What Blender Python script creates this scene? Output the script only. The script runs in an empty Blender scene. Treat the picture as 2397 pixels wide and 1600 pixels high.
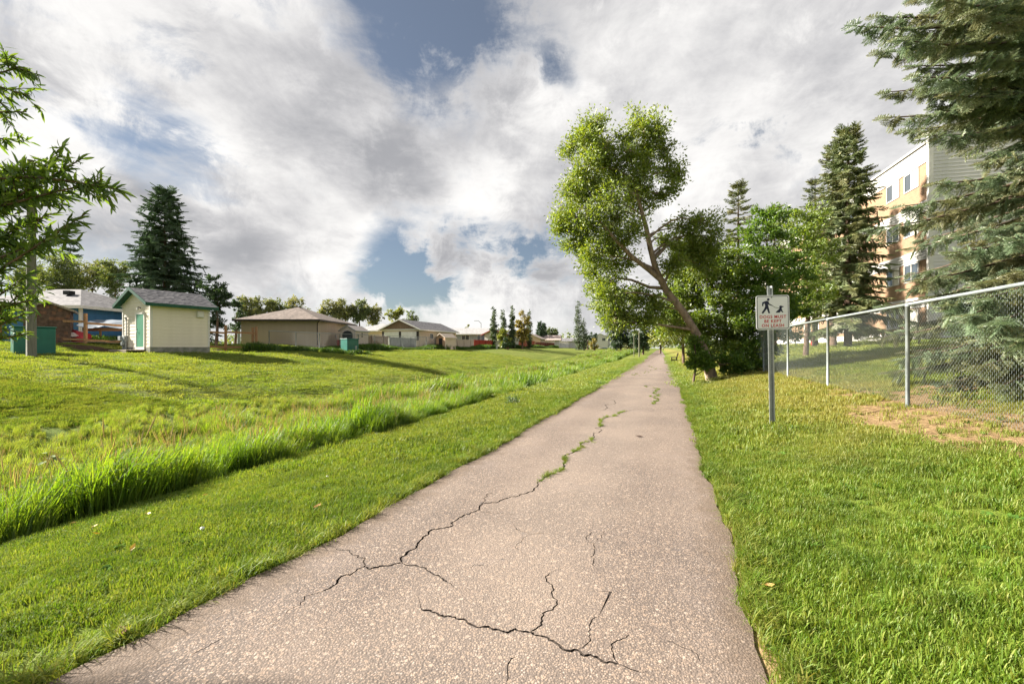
import bpy, math, random
import numpy as np
from mathutils import Vector
from mathutils.geometry import delaunay_2d_cdt

# ------------------------------------------------------------------ camera, sky, sun, exposure
SC = bpy.context.scene
COL = SC.collection
CAMZ = 1.42
cam_d = bpy.data.cameras.new('camera'); cam = bpy.data.objects.new('camera', cam_d); COL.objects.link(cam)
cam.location = (0, 0, CAMZ); cam.rotation_euler = (math.radians(90), 0, 0)
cam_d.sensor_width = 36.0; cam_d.lens = 36.0 * 1000 / 2397; cam_d.shift_y = 14 / 2397
cam_d.clip_start = .05; cam_d.clip_end = 4000
SC.camera = cam
SUN_EL = math.radians(29); SX, SY = -.968, .25            # the sun stands to the left, a little ahead
sun_d = bpy.data.lights.new('sun', 'SUN'); sun_d.energy = 5.0; sun_d.angle = math.radians(3.0); sun_d.color = (1, .93, .82)
sun = bpy.data.objects.new('sun', sun_d); COL.objects.link(sun)
sv = Vector((SX * math.cos(SUN_EL), SY * math.cos(SUN_EL), math.sin(SUN_EL)))
sun.rotation_euler = sv.to_track_quat('Z', 'Y').to_euler(); sun.location = (-30, 20, 40)
SC.view_settings.view_transform = 'Standard'; SC.view_settings.look = 'None'
SC.view_settings.exposure = 2.0; SC.view_settings.gamma = 1.0
SC.view_settings.use_curve_mapping = False
SC.render.engine = 'CYCLES'
SC.cycles.max_bounces = 6; SC.cycles.diffuse_bounces = 3; SC.cycles.glossy_bounces = 2; SC.cycles.transmission_bounces = 5
SC.cycles.transparent_max_bounces = 8; SC.cycles.caustics_reflective = False; SC.cycles.caustics_refractive = False
SC.cycles.use_denoising = True; SC.cycles.denoiser = 'OPENIMAGEDENOISE'
SC.cycles.denoising_input_passes = 'RGB_ALBEDO_NORMAL'; SC.cycles.denoising_prefilter = 'ACCURATE'; SC.cycles.denoising_quality = 'HIGH'

class NT:
    """Small helper to write node trees."""
    def __init__(s, tree): s.t = tree; s.N = tree.nodes; s.L = tree.links
    def n(s, typ, _in=None, **kw):
        nd = s.N.new(typ)
        for k, v in kw.items(): setattr(nd, k, v)
        for k, v in (_in or {}).items():
            sock = nd.inputs[k]
            if hasattr(v, 'is_linked') or hasattr(v, 'links'): s.L.new(v, sock)
            else: sock.default_value = v
        return nd
    def math(s, op, a, b=None, c=None, clamp=False):
        nd = s.N.new('ShaderNodeMath'); nd.operation = op; nd.use_clamp = clamp
        for i, v in enumerate((a, b, c)):
            if v is None: continue
            if hasattr(v, 'links'): s.L.new(v, nd.inputs[i])
            else: nd.inputs[i].default_value = v
        return nd.outputs[0]
    def vmath(s, op, a, b=None):
        nd = s.N.new('ShaderNodeVectorMath'); nd.operation = op
        for i, v in enumerate((a, b)):
            if v is None: continue
            if hasattr(v, 'links'): s.L.new(v, nd.inputs[i])
            else: nd.inputs[i].default_value = v
        return nd
    def mix(s, f, a, b, blend='MIX'):
        nd = s.N.new('ShaderNodeMix'); nd.data_type = 'RGBA'; nd.blend_type = blend
        for i, v in ((0, f), (6, a), (7, b)):
            if hasattr(v, 'links'): s.L.new(v, nd.inputs[i])
            else: nd.inputs[i].default_value = (tuple(v) + (1,))[:4] if i else v
        return nd.outputs[2]
    def ramp(s, f, stops, interp='LINEAR'):
        nd = s.N.new('ShaderNodeValToRGB'); nd.color_ramp.interpolation = interp
        el = nd.color_ramp.elements
        while len(el) < len(stops): el.new(.5)
        for e, (p, c) in zip(el, stops):
            e.position = p; e.color = (c, c, c, 1) if isinstance(c, (int, float)) else (tuple(c) + (1,))[:4]
        s.L.new(f, nd.inputs[0]); return nd.outputs[0]
    def smooth(s, x, lo, hi):
        nd = s.N.new('ShaderNodeMapRange'); nd.interpolation_type = 'SMOOTHSTEP'
        s.L.new(x, nd.inputs[0])
        for i, v in ((1, lo), (2, hi), (3, 0.), (4, 1.)): nd.inputs[i].default_value = v
        return nd.outputs[0]

def noise(w, vec, scale, detail=5, rough=.55, dist=0., lac=2.0):
    nd = w.n('ShaderNodeTexNoise', {'Scale': scale, 'Detail': detail, 'Roughness': rough, 'Distortion': dist, 'Lacunarity': lac})
    if vec is not None: w.L.new(vec, nd.inputs['Vector'])
    return nd.outputs['Fac']

# sky: Nishita air with a broken cloud layer laid over it (a plane of cloud seen in perspective)
WS = .1
world = bpy.data.worlds.new('World'); SC.world = world; world.use_nodes = True
w = NT(world.node_tree); w.N.clear()
sky = w.n('ShaderNodeTexSky'); sky.sky_type = 'NISHITA'; sky.sun_disc = False
sky.sun_elevation = SUN_EL; sky.sun_rotation = math.atan2(SX, SY) % (2 * math.pi)
sky.air_density = 1.0; sky.dust_density = .6; sky.ozone_density = 1.5
tc = w.n('ShaderNodeTexCoord').outputs['Generated']
sep = w.n('ShaderNodeSeparateXYZ', {0: tc}).outputs
zz = w.math('ADD', w.math('MAXIMUM', sep[2], 0.0), .07)
px_ = w.math('DIVIDE', sep[0], zz); py_ = w.math('DIVIDE', sep[1], zz)
pl = w.n('ShaderNodeCombineXYZ', {0: px_, 1: py_}).outputs[0]
rot = w.n('ShaderNodeMapping', {'Vector': pl, 'Rotation': (0, 0, math.radians(17)), 'Scale': (1.0, .40, 1.0)}).outputs[0]
off = w.vmath('ADD', rot, (3.7, 1.9, 0.0)).outputs[0]
n_big = noise(w, off, .62, 3, .5, .35)
n_mid = noise(w, off, 1.7, 7, .60, .45)
n_det = noise(w, w.vmath('ADD', pl, (9.1, 4.2, 0)).outputs[0], 2.6, 9, .68, .3)
dirn = w.vmath('NORMALIZE', tc).outputs[0]
n_cum = noise(w, w.n('ShaderNodeMapping', {'Vector': dirn, 'Location': (2.3, .7, 1.1), 'Scale': (1., 1., 1.9)}).outputs[0], 4.2, 9, .60, .25)
n_puf = noise(w, dirn, 9., 9, .68, .5)
high = w.smooth(sep[2], .10, .42)                            # streaks overhead, heaped cloud towards the horizon
dens_h = w.math('ADD', w.math('ADD', w.math('MULTIPLY', n_big, .50), w.math('MULTIPLY', n_mid, .34)), w.math('MULTIPLY', n_det, .30))
dens_l = w.math('ADD', w.math('MULTIPLY', n_cum, .72), w.math('MULTIPLY', n_puf, .42))
dens = w.math('ADD', w.math('MULTIPLY', dens_h, high), w.math('MULTIPLY', dens_l, w.math('SUBTRACT', 1., high)))
ragged = w.math('ADD', w.math('MULTIPLY', w.math('SUBTRACT', n_cum, .5), 1.5), w.math('MULTIPLY', w.math('SUBTRACT', n_puf, .5), 1.1))
def toward(px, py):
    v = Vector(((px - 1198.5), 1000., (814 - py))).normalized(); return tuple(v)
def patch(px, py, r, amt):
    """A thinner or thicker region of the layer round one direction, its rim torn by the noise."""
    ang = w.math('ARCCOSINE', w.math('MINIMUM', w.vmath('DOT_PRODUCT', dirn, toward(px, py)).outputs['Value'], 1.))
    ang = w.math('ADD', ang, w.math('MULTIPLY', ragged, r * 1.7))
    return w.math('MULTIPLY', w.math('SUBTRACT', 1., w.smooth(ang, 0., r)), amt)
for q_ in ((1090, 30, .26, -.125), (900, -20, .24, -.115), (1290, 110, .13, -.13), (1330, 180, .10, -.12), (330, 300, .11, -.12), (480, 350, .10, -.10), (925, 610, .12, -.125), (980, 665, .09, -.11), (870, 640, .07, -.06),
          (1270, 590, .12, -.17), (1190, 570, .10, -.12), (1080, 575, .10, -.13), (560, 520, .16, .12), (780, 600, .12, .12), (150, 340, .14, .10), (1150, 700, .2, .10), (700, 250, .35, .10), (1600, 300, .5, .14), (200, 80, .4, .10), (1900, 100, .5, .12)):
    dens = w.math('ADD', dens, patch(*q_))
cov = w.smooth(dens, .445, .625)
# lit edges are white, thick middles grey
shade_n = noise(w, w.vmath('ADD', off, (.10, -.06, 0)).outputs[0], 1.25, 6, .55, .4)
streak = noise(w, w.n('ShaderNodeMapping', {'Vector': rot, 'Scale': (1., .35, 1.)}).outputs[0], 2.4, 6, .55, .3)
th_h = w.math('ADD', w.math('ADD', w.math('MULTIPLY', dens, .45), w.math('MULTIPLY', shade_n, .45)), w.math('MULTIPLY', w.math('ADD', w.math('MULTIPLY', streak, .6), w.math('MULTIPLY', n_det, .5)), .28))
n_base = noise(w, w.n('ShaderNodeMapping', {'Vector': dirn, 'Location': (2.3, .7, 1.16), 'Scale': (1., 1., 1.9)}).outputs[0], 4.2, 7, .58, .25)
th_l = w.math('ADD', w.math('MULTIPLY', dens, .35), w.math('ADD', w.math('MULTIPLY', n_base, .62), w.math('MULTIPLY', n_puf, .30)))
thick = w.math('ADD', w.math('MULTIPLY', th_h, high), w.math('MULTIPLY', th_l, w.math('SUBTRACT', 1., high)))
for q_ in ((560, 590, .11, .14), (840, 655, .07, .10), (300, 470, .16, .14), (820, 170, .30, .10), (1010, 330, .18, .08), (520, 480, .12, -.09), (800, 580, .12, -.07), (160, 330, .12, -.12), (350, 60, .3, -.10), (1120, 430, .14, -.07), (1560, 270, .25, -.08), (1100, 690, .3, -.06), (1250, 250, .14, -.08)):
    thick = w.math('ADD', thick, patch(*q_))
thick = w.smooth(w.math('ADD', thick, w.math('MULTIPLY', w.math('SUBTRACT', n_puf, .5), .22)), .47, .86)
c_cloud = w.ramp(thick, [(0, (2.75, 2.70, 2.63)), (.3, (2.36, 2.32, 2.28)), (.65, (1.68, 1.66, 1.68)), (1, (1.05, 1.06, 1.12))])
low = w.smooth(sep[2], .0, .22)
c_cloud = w.mix(w.math('MULTIPLY', w.math('SUBTRACT', 1., low), .45), c_cloud, (2.45, 2.42, 2.38))
blue = w.mix(1., sky.outputs[0], (.20, .205, .208), 'MULTIPLY')
blue = w.mix(.16, blue, (1.5, 1.55, 1.65))                   # thin veil in the gaps
col = w.mix(cov, blue, c_cloud)
bg = w.n('ShaderNodeBackground', {'Color': col, 'Strength': WS})
w.n('ShaderNodeOutputWorld', {'Surface': bg.outputs[0]})

# ------------------------------------------------------------------ helpers
rng = np.random.default_rng(11)
random.seed(5)
def tag(o, label=None, cat=None, group=None, kind=None):
    for k, v in (('label', label), ('category', cat), ('group', group), ('kind', kind)):
        if v: o[k] = v
    return o
def thing(name, label, cat, loc=(0, 0, 0), rz=0., group=None):
    o = bpy.data.objects.new(name, None); COL.objects.link(o); o.empty_display_size = .2
    o.location = loc; o.rotation_euler = (0, 0, rz)
    return tag(o, label, cat, group)
def link(name, me, parent=None):
    o = bpy.data.objects.new(name, me); COL.objects.link(o); o.parent = parent; return o
def copy_tree(o, parent=None):
    c = o.copy(); COL.objects.link(c); c.parent = parent
    for ch in list(o.children): copy_tree(ch, c)
    return c
def np_mesh(name, V, F, mat=None, smooth=False):
    """V (n,3) float, F (m,k) int with one k."""
    me = bpy.data.meshes.new(name); V = np.asarray(V, np.float32); F = np.asarray(F, np.int32); k = F.shape[1]
    me.vertices.add(len(V)); me.vertices.foreach_set('co', V.ravel())
    me.loops.add(F.size); me.loops.foreach_set('vertex_index', F.ravel())
    me.polygons.add(len(F)); me.polygons.foreach_set('loop_start', np.arange(0, F.size, k, dtype=np.int32))
    me.polygons.foreach_set('use_smooth', np.full(len(F), bool(smooth)))
    me.update(calc_edges=True)
    if mat: me.materials.append(mat)
    return me

class MB:
    """Collects boxes, bars, tubes and polygons; build() links them as one mesh object."""
    def __init__(s): s.v = []; s.f = []
    def add(s, vs, fs):
        b = len(s.v); s.v += [tuple(v) for v in vs]; s.f += [tuple(b + i for i in f) for f in fs]; return s
    def box(s, x0, x1, y0, y1, z0, z1):
        return s.add([(x0, y0, z0), (x1, y0, z0), (x1, y1, z0), (x0, y1, z0), (x0, y0, z1), (x1, y0, z1), (x1, y1, z1), (x0, y1, z1)],
                     [(0, 3, 2, 1), (4, 5, 6, 7), (0, 1, 5, 4), (1, 2, 6, 5), (2, 3, 7, 6), (3, 0, 4, 7)])
    def bar(s, p0, p1, wd, ht, up=(0, 0, 1)):
        p0, p1, up = Vector(p0), Vector(p1), Vector(up); d = (p1 - p0).normalized()
        a = d.cross(up)
        if a.length < 1e-4: a = Vector((1, 0, 0))
        a = a.normalized() * wd / 2; b = a.cross(d).normalized() * ht / 2
        vs = [p + q for p in (p0, p1) for q in (-a - b, a - b, a + b, -a + b)]
        return s.add(vs, [(0, 1, 2, 3), (7, 6, 5, 4), (0, 4, 5, 1), (1, 5, 6, 2), (2, 6, 7, 3), (3, 7, 4, 0)])
    def tube(s, pts, radii, n=8, cap=True):
        pts = [Vector(p) for p in pts]
        if isinstance(radii, (int, float)): radii = [radii] * len(pts)
        b = len(s.v); ref = Vector((.31, .82, .47))
        for i, p in enumerate(pts):
            d = (pts[min(i + 1, len(pts) - 1)] - pts[max(i - 1, 0)]).normalized()
            a = d.cross(ref).normalized(); c = d.cross(a)
            for k in range(n):
                t = 2 * math.pi * k / n; s.v.append(tuple(p + (a * math.cos(t) + c * math.sin(t)) * radii[i]))
        for i in range(len(pts) - 1):
            for k in range(n):
                k2 = (k + 1) % n
                s.f.append((b + i * n + k, b + i * n + k2, b + (i + 1) * n + k2, b + (i + 1) * n + k))
        if cap:
            s.f.append(tuple(b + k for k in range(n))); s.f.append(tuple(b + (len(pts) - 1) * n + k for k in reversed(range(n))))
        return s
    def prism(s, poly, y0, y1, axis='y'):
        """Polygon (a,b) pulled along an axis: y -> (a,y,b); x -> (x,a,b); z -> (a,b,z)."""
        n = len(poly)
        at = {'y': lambda a, b, t: (a, t, b), 'x': lambda a, b, t: (t, a, b), 'z': lambda a, b, t: (a, b, t)}[axis]
        vs = [at(a, b, y0) for a, b in poly] + [at(a, b, y1) for a, b in poly]
        return s.add(vs, [tuple(range(n)), tuple(range(2 * n - 1, n - 1, -1))] + [(i, i + n, (i + 1) % n + n, (i + 1) % n) for i in range(n)])
    def face(s, vs): return s.add(vs, [tuple(range(len(vs)))])
    def mesh(s, name, mat, smooth=False):
        me = bpy.data.meshes.new(name); me.from_pydata(s.v, [], s.f)
        if smooth: me.polygons.foreach_set('use_smooth', [True] * len(me.polygons))
        me.materials.append(mat); me.update(); return me
    def build(s, name, mat, parent=None, smooth=False, bevel=0.):
        o = link(name, s.mesh(name, mat, smooth), parent)
        if bevel:
            m = o.modifiers.new('bevel', 'BEVEL'); m.width = bevel; m.segments = 2; m.limit_method = 'ANGLE'
        return o

# ------------------------------------------------------------------ materials
MATS = {}
def mat(name, c1, c2=None, scale=6., rough=.8, bump=0., bscale=None, metal=0., spec=.3, stretch=(1, 1, 1), detail=5, contrast=(.35, .65), world_pos=False):
    if name in MATS: return MATS[name]
    m = bpy.data.materials.new(name); m.use_nodes = True; t = NT(m.node_tree)
    p = t.N['Principled BSDF']; p.inputs['Roughness'].default_value = rough; p.inputs['Metallic'].default_value = metal
    p.inputs['Specular IOR Level'].default_value = spec
    co = t.n('ShaderNodeNewGeometry').outputs['Position'] if world_pos else t.n('ShaderNodeTexCoord').outputs['Object']
    mp = t.n('ShaderNodeMapping', {'Vector': co, 'Scale': stretch}).outputs[0]
    nz = noise(t, mp, scale, detail, .6)
    c2 = c2 or tuple(c * .78 for c in c1)
    t.L.new(t.ramp(nz, [(contrast[0], c2), (contrast[1], c1)]), p.inputs['Base Color'])
    if bump:
        b = t.n('ShaderNodeBump', {'Strength': bump, 'Distance': .02, 'Height': noise(t, mp, bscale or scale * 4, 4, .6)})
        t.L.new(b.outputs[0], p.inputs['Normal'])
    MATS[name] = m; return m

def leaf_mat(name, cols, trans=.35, rough=.55, posn=None, inst=None, tint=None, vary=.25, gloss=.06):
    """Leaf or blade: diffuse + translucent, colour per leaf (island), optional slow variation over the ground, optional per-instance dryness."""
    m = bpy.data.materials.new(name); m.use_nodes = True; t = NT(m.node_tree); t.N.clear()
    g = t.n('ShaderNodeNewGeometry'); oi = t.n('ShaderNodeObjectInfo').outputs['Random']
    r = g.outputs['Random Per Island']
    f = t.math('ADD', t.math('MULTIPLY', r, 1 - vary), t.math('MULTIPLY', oi, vary))
    k = len(cols); c = t.ramp(f, [(i / max(1, k - 1), q) for i, q in enumerate(cols)])
    if posn:
        nz = noise(t, g.outputs['Position'], posn[0], 4, .6)
        c = t.mix(t.math('MULTIPLY', t.smooth(nz, .42, .66), posn[2]), c, posn[1])
    if inst:
        at = t.n('ShaderNodeAttribute', attribute_type='INSTANCER', attribute_name=inst[0]).outputs['Fac']
        c = t.mix(t.math('MULTIPLY', at, t.math('ADD', .55, t.math('MULTIPLY', r, .6)), clamp=True), c, inst[1])
    d = t.n('ShaderNodeBsdfDiffuse', {'Color': c})
    ct = t.mix(1., c, tint or (1.25, 1.15, .55), 'MULTIPLY')
    tr = t.n('ShaderNodeBsdfTranslucent', {'Color': ct})
    s1 = t.n('ShaderNodeMixShader', {0: trans, 1: d.outputs[0], 2: tr.outputs[0]})
    gl = t.n('ShaderNodeBsdfGlossy', {'Color': (1, 1, 1, 1), 'Roughness': rough})
    s2 = t.n('ShaderNodeMixShader', {0: gloss, 1: s1.outputs[0], 2: gl.outputs[0]})
    t.n('ShaderNodeOutputMaterial', {'Surface': s2.outputs[0]})
    MATS[name] = m; return m

def roof_mat(name, c1, c2, c3):
    m = bpy.data.materials.new(name); m.use_nodes = True; t = NT(m.node_tree); p = t.N['Principled BSDF']
    p.inputs['Roughness'].default_value = .9; p.inputs['Specular IOR Level'].default_value = .15
    co = t.n('ShaderNodeTexCoord').outputs['Object']
    v = t.n('ShaderNodeTexVoronoi', {'Vector': t.n('ShaderNodeMapping', {'Vector': co, 'Scale': (4., 4., 9.)}).outputs[0], 'Scale': 1.})
    ns = noise(t, co, 1.2, 5, .6)
    f = t.math('ADD', t.math('MULTIPLY', t.n('ShaderNodeSeparateColor', {0: v.outputs['Color']}).outputs[0], .6), t.math('MULTIPLY', ns, .4))
    t.L.new(t.ramp(f, [(.15, c2), (.5, c1), (.85, c3)]), p.inputs['Base Color'])
    b = t.n('ShaderNodeBump', {'Strength': .5, 'Distance': .03, 'Height': v.outputs['Distance']}); t.L.new(b.outputs[0], p.inputs['Normal'])
    MATS[name] = m; return m

def pix(px, py, Z):
    """A point seen at (px,py) of the photograph, Z metres ahead."""
    return np.array([(px - 1198.5) * Z / 1000, Z, CAMZ + (814 - py) * Z / 1000])

# ------------------------------------------------------------------ terrain: path line, bank and ditch
COSA = .938
def Xc(Y):
    Y = np.asarray(Y, float); q = (Y - 18) / 6
    return -1.02 + .37 * Y - .0235 * 6 * np.logaddexp(0, q)
def U(X, Y): return (np.asarray(X, float) - Xc(Y)) * COSA
def XU(u, Y): return Xc(Y) + np.asarray(u) / COSA
_up = np.array([-400, -80, -60, -36, -33.5, -31, -27, -23, -19, -15, -12, -9, -6.6, -5, -3, -1.5, 0, 1.5, 2.4, 4.25, 8, 12, 17, 25, 60, 400.])
_uz = np.array([2.2, 1.9, 1.85, 1.72, 1.6, 1.14, 1.02, .64, .12, -.52, -1.12, -1.42, -1.0, -.46, -.13, -.03, -.02, -.02, .17, .56, 1.18, 1.66, 1.95, 2.0, 2.2, 2.4])
_ug = np.arange(-400, 400.01, .1); _zg = np.interp(_ug, _up, _uz)
_k = np.hanning(13); _k /= _k.sum(); _zg = np.convolve(np.pad(_zg, 6, 'edge'), _k, 'valid')
def sstep(x, a, b):
    t = np.clip((np.asarray(x, float) - a) / (b - a), 0, 1); return t * t * (3 - 2 * t)
def hum(X, Y, f):
    return (np.sin(X * f + 1.3 * np.sin(Y * f * .7)) * np.sin(Y * f * .9 + 2 + np.sin(X * f * .5)) + .5 * np.sin(X * f * 2.3 + 4) * np.sin(Y * f * 2.1 + X * f)) / 1.5
def G(X, Y):
    X = np.asarray(X, float); Y = np.asarray(Y, float); u = U(X, Y)
    z = np.interp(u, _ug, _zg)
    zf = np.interp(u, [-400, -60, -33, -31, -24, -14, -6, -2, 0], [2.2, 1.85, 1.5, 1.14, .95, .55, .1, -.03, -.02])
    z = np.where(u < 0, z + (zf - z) * sstep(Y, 55, 105), z)                 # the ditch runs out further on
    side = sstep(np.abs(u), 1.6, 4.)
    z = z + .018 * side * hum(X, Y, 1.3)
    ditch = sstep(-u, 5.0, 7.5) * (1 - sstep(-u, 15, 18))
    z = z + .20 * ditch * hum(X, Y, .75)
    bank = sstep(-u, 14, 18) * (1 - sstep(-u, 26, 30)); z = z + .045 * bank * hum(X, Y, .5)
    z = z + .33 * sstep(Y, 40, 110) * sstep(-u, 14, 27)
    return z
def XS(u, Y): return -1.02 + .37 * np.asarray(Y, float) + np.asarray(u) / COSA   # the same line without the path's far bend
def Gf(x, y): return float(G(x, y))

# ------------------------------------------------------------------ instancing of blades and sprays (uncountable stuff)
def src_collection(name, meshes):
    c = bpy.data.collections.new(name)
    for i, me in enumerate(meshes):
        c.objects.link(bpy.data.objects.new('%s_%02d' % (name, i), me))
    return c
def instancer(name, coll, P, R, S, I, attrs=None, parent=None, kind='stuff'):
    n = len(P); me = bpy.data.meshes.new(name); me.vertices.add(n); me.vertices.foreach_set('co', np.asarray(P, np.float32).ravel())
    a = me.attributes.new('rot', 'FLOAT_VECTOR', 'POINT'); a.data.foreach_set('vector', np.asarray(R, np.float32).ravel())
    S = np.asarray(S, np.float32)
    if S.ndim == 1: S = np.repeat(S[:, None], 3, 1)
    a = me.attributes.new('scl', 'FLOAT_VECTOR', 'POINT'); a.data.foreach_set('vector', S.ravel())
    a = me.attributes.new('idx', 'INT', 'POINT'); a.data.foreach_set('value', np.asarray(I, np.int32))
    for k, v in (attrs or {}).items():
        a = me.attributes.new(k, 'FLOAT', 'POINT'); a.data.foreach_set('value', np.asarray(v, np.float32))
    o = link(name, me, parent)
    ng = bpy.data.node_groups.new(name + '_scatter', 'GeometryNodeTree')
    ng.interface.new_socket('Geometry', in_out='INPUT', socket_type='NodeSocketGeometry')
    ng.interface.new_socket('Geometry', in_out='OUTPUT', socket_type='NodeSocketGeometry')
    N, L = ng.nodes, ng.links
    gi, go = N.new('NodeGroupInput'), N.new('NodeGroupOutput')
    ci = N.new('GeometryNodeCollectionInfo'); ci.inputs[0].default_value = coll; ci.inputs[1].default_value = True; ci.inputs[2].default_value = True
    ip = N.new('GeometryNodeInstanceOnPoints'); ip.inputs['Pick Instance'].default_value = True
    L.new(gi.outputs[0], ip.inputs['Points']); L.new(ci.outputs[0], ip.inputs['Instance']); L.new(ip.outputs[0], go.inputs[0])
    for nm, dt, sock in (('rot', 'FLOAT_VECTOR', 'Rotation'), ('scl', 'FLOAT_VECTOR', 'Scale'), ('idx', 'INT', 'Instance Index')):
        na = N.new('GeometryNodeInputNamedAttribute'); na.data_type = dt; na.inputs[0].default_value = nm
        L.new(na.outputs[0], ip.inputs[sock])
    m = o.modifiers.new('scatter', 'NODES'); m.node_group = ng
    if kind: o['kind'] = kind
    return o
def tuft_mesh(name, nb, rad, h, wd, lean, material, hvar=.45, bend=.6, windy=0.):
    """A clump of grass blades, each a bent tapering strip."""
    V, F3, F4 = [], [], []
    V = []; F = []
    for _ in range(nb):
        r = rad * math.sqrt(random.random()); a = random.random() * 6.283; bx, by = r * math.cos(a), r * math.sin(a)
        hh = h * (1 - hvar * random.random()); az = random.random() * 6.283; ln = lean * (.3 + random.random()) * hh
        dx, dy = math.cos(az) * ln + windy * hh, math.sin(az) * ln
        sx, sy = -math.sin(az + random.uniform(-.8, .8)) * wd / 2, math.cos(az + random.uniform(-.8, .8)) * wd / 2
        b = len(V)
        m1 = (bx + dx * .30, by + dy * .30, hh * .55); m2 = (bx + dx * (.30 + bend * .45), by + dy * (.30 + bend * .45), hh * .86)
        tp = (bx + dx * (.3 + bend), by + dy * (.3 + bend), hh * (1.0 - .12 * bend))
        V += [(bx - sx, by - sy, -.01), (bx + sx, by + sy, -.01), (m1[0] + sx * .9, m1[1] + sy * .9, m1[2]), (m1[0] - sx * .9, m1[1] - sy * .9, m1[2]),
              (m2[0] + sx * .6, m2[1] + sy * .6, m2[2]), (m2[0] - sx * .6, m2[1] - sy * .6, m2[2]), tp]
        F += [(b, b + 1, b + 2, b + 3), (b + 3, b + 2, b + 4, b + 5), (b + 5, b + 4, b + 6)]
    me = bpy.data.meshes.new(name); me.from_pydata(V, [], F); me.materials.append(material); me.update(); return me

# ------------------------------------------------------------------ ground
def graded(a, b, step, far_a, far_b, grow=1.22):
    xs = list(np.arange(a, b, step)); s = step; x = xs[-1]
    while x < far_b: s *= grow; x += s; xs.append(x)
    s = step; x = xs[0]; pre = []
    while x > far_a: s *= grow; x -= s; pre.append(x)
    return np.array(pre[::-1] + xs)
us = np.unique(np.concatenate([graded(-34, 14, .32, -420, 420), np.arange(-1.75, -1.25, .05), np.arange(1.25, 1.75, .05)])); ys = graded(-3, 48, .32, -60, 900, 1.12)
UU, YY = np.meshgrid(us, ys); XX = XU(UU, YY); ZZ = G(XX, YY)
nu, ny = len(us), len(ys)
V = np.stack([XX, YY, ZZ], -1).reshape(-1, 3)
q = (np.arange(ny - 1)[:, None] * nu + np.arange(nu - 1)[None, :]).ravel()
F = np.stack([q, q + 1, q + nu + 1, q + nu], 1)
def litter(X, Y):
    """How bare and needle-strewn the ground is (under the spruce, at the trunks, in the garden bed)."""
    u = U(X, Y); n = .5 + .5 * hum(X * 1.7, Y * 1.7, 1.6); n2 = .5 + .5 * hum(X + 9, Y, 4.1)
    def blob(cx, cy, rx, ry): return np.exp(-((X - cx) / rx) ** 2 - ((Y - cy) / ry) ** 2)
    m = 1.8 * blob(5.1, 4.7, .62, 1.0) + .8 * blob(5.6, 6.0, .8, .6) + 1.2 * blob(7.8, 6.8, 1.7, 1.0) + 1.0 * blob(7.9, 16.3, .8, .5) + .8 * blob(18.4, 23.6, 2.4, 1.0)
    m = m + .55 * np.exp(-((u - 4.2) / .55) ** 2) * (Y < 20)
    m = m * (.55 + .6 * n + .25 * n2)
    m = m + np.exp(-((np.abs(u) - 1.40) / .07) ** 2) * np.clip(.35 + .8 * n, 0, 1) * (Y < 26)
    bed = 1.3 * blob(-26.2, 26.4, 2.3, .8) + 1.2 * blob(-21.3, 33.0, 2.0, .8) + 1.1 * blob(-22.5, 21.2, 1.3, .5)
    bed = bed + .75 * sstep(-u, 5.4, 6.4) * (1 - sstep(-u, 11, 13)) * (Y < 60)
    return np.clip(m, 0, 1), np.clip(bed, 0, 1)
def dryness(X, Y):
    u = U(X, Y); n = .5 + .5 * hum(X, Y, .8); n2 = .5 + .5 * hum(X + 3, Y + 7, 2.6)
    d = .85 * np.exp(-((u - 4.0) / 1.5) ** 2) * sstep(Y, 3.2, 5.5) * (.5 + .7 * n2)
    d = d + .40 * sstep(-u, 13, 16) * (.15 + .6 * n + .3 * n2) + .45 * sstep(u, 5, 7) * (.4 + .8 * n)
    d = d + .30 * sstep(np.abs(u), 1.4, 2.4) * (1 - sstep(np.abs(u), 4.5, 6)) * sstep(Y, 4, 9) * (.5 + .7 * n2)
    d = d + .16 * n2 * n
    return np.clip(d, 0, 1)
lm, bm_ = litter(XX, YY); dm = dryness(XX, YY)
ground_m = bpy.data.materials.new('ground'); ground_m.use_nodes = True; t = NT(ground_m.node_tree); p = t.N['Principled BSDF']
p.inputs['Roughness'].default_value = .95; p.inputs['Specular IOR Level'].default_value = .1
gp = t.n('ShaderNodeNewGeometry').outputs['Position']
n1 = noise(t, gp, 3.2, 8, .68); n2 = noise(t, gp, 30., 4, .65); n3 = noise(t, gp, .25, 4, .6)
green = t.ramp(t.math('ADD', t.math('MULTIPLY', n1, .5), t.math('MULTIPLY', n2, .5)), [(.32, (.040, .080, .008)), (.5, (.090, .140, .016)), (.68, (.15, .19, .030))])
green = t.mix(t.math('MULTIPLY', t.smooth(n3, .4, .65), .35), green, (.150, .160, .035))
dry = t.ramp(n2, [(.3, (.12, .10, .025)), (.7, (.30, .25, .075))])
at = lambda nm: t.n('ShaderNodeAttribute', attribute_name=nm).outputs['Fac']
c = t.mix(t.math('MULTIPLY', at('dry'), .8), green, dry)
straw = t.ramp(noise(t, t.n('ShaderNodeMapping', {'Vector': gp, 'Scale': (1, .45, 1)}).outputs[0], 24., 6, .7), [(.3, (.085, .052, .028)), (.5, (.21, .140, .070)), (.7, (.34, .25, .13))])
lmask = t.smooth(t.math('ADD', at('litter'), t.math('MULTIPLY', t.math('SUBTRACT', n1, .5), .9)), .30, .62)
c = t.mix(lmask, c, straw)
soil = t.ramp(n2, [(.3, (.030, .018, .012)), (.7, (.10, .065, .042))])
c = t.mix(t.smooth(t.math('ADD', at('bed'), t.math('MULTIPLY', t.math('SUBTRACT', n1, .5), .5)), .35, .6), c, soil)
t.L.new(c, p.inputs['Base Color'])
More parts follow.
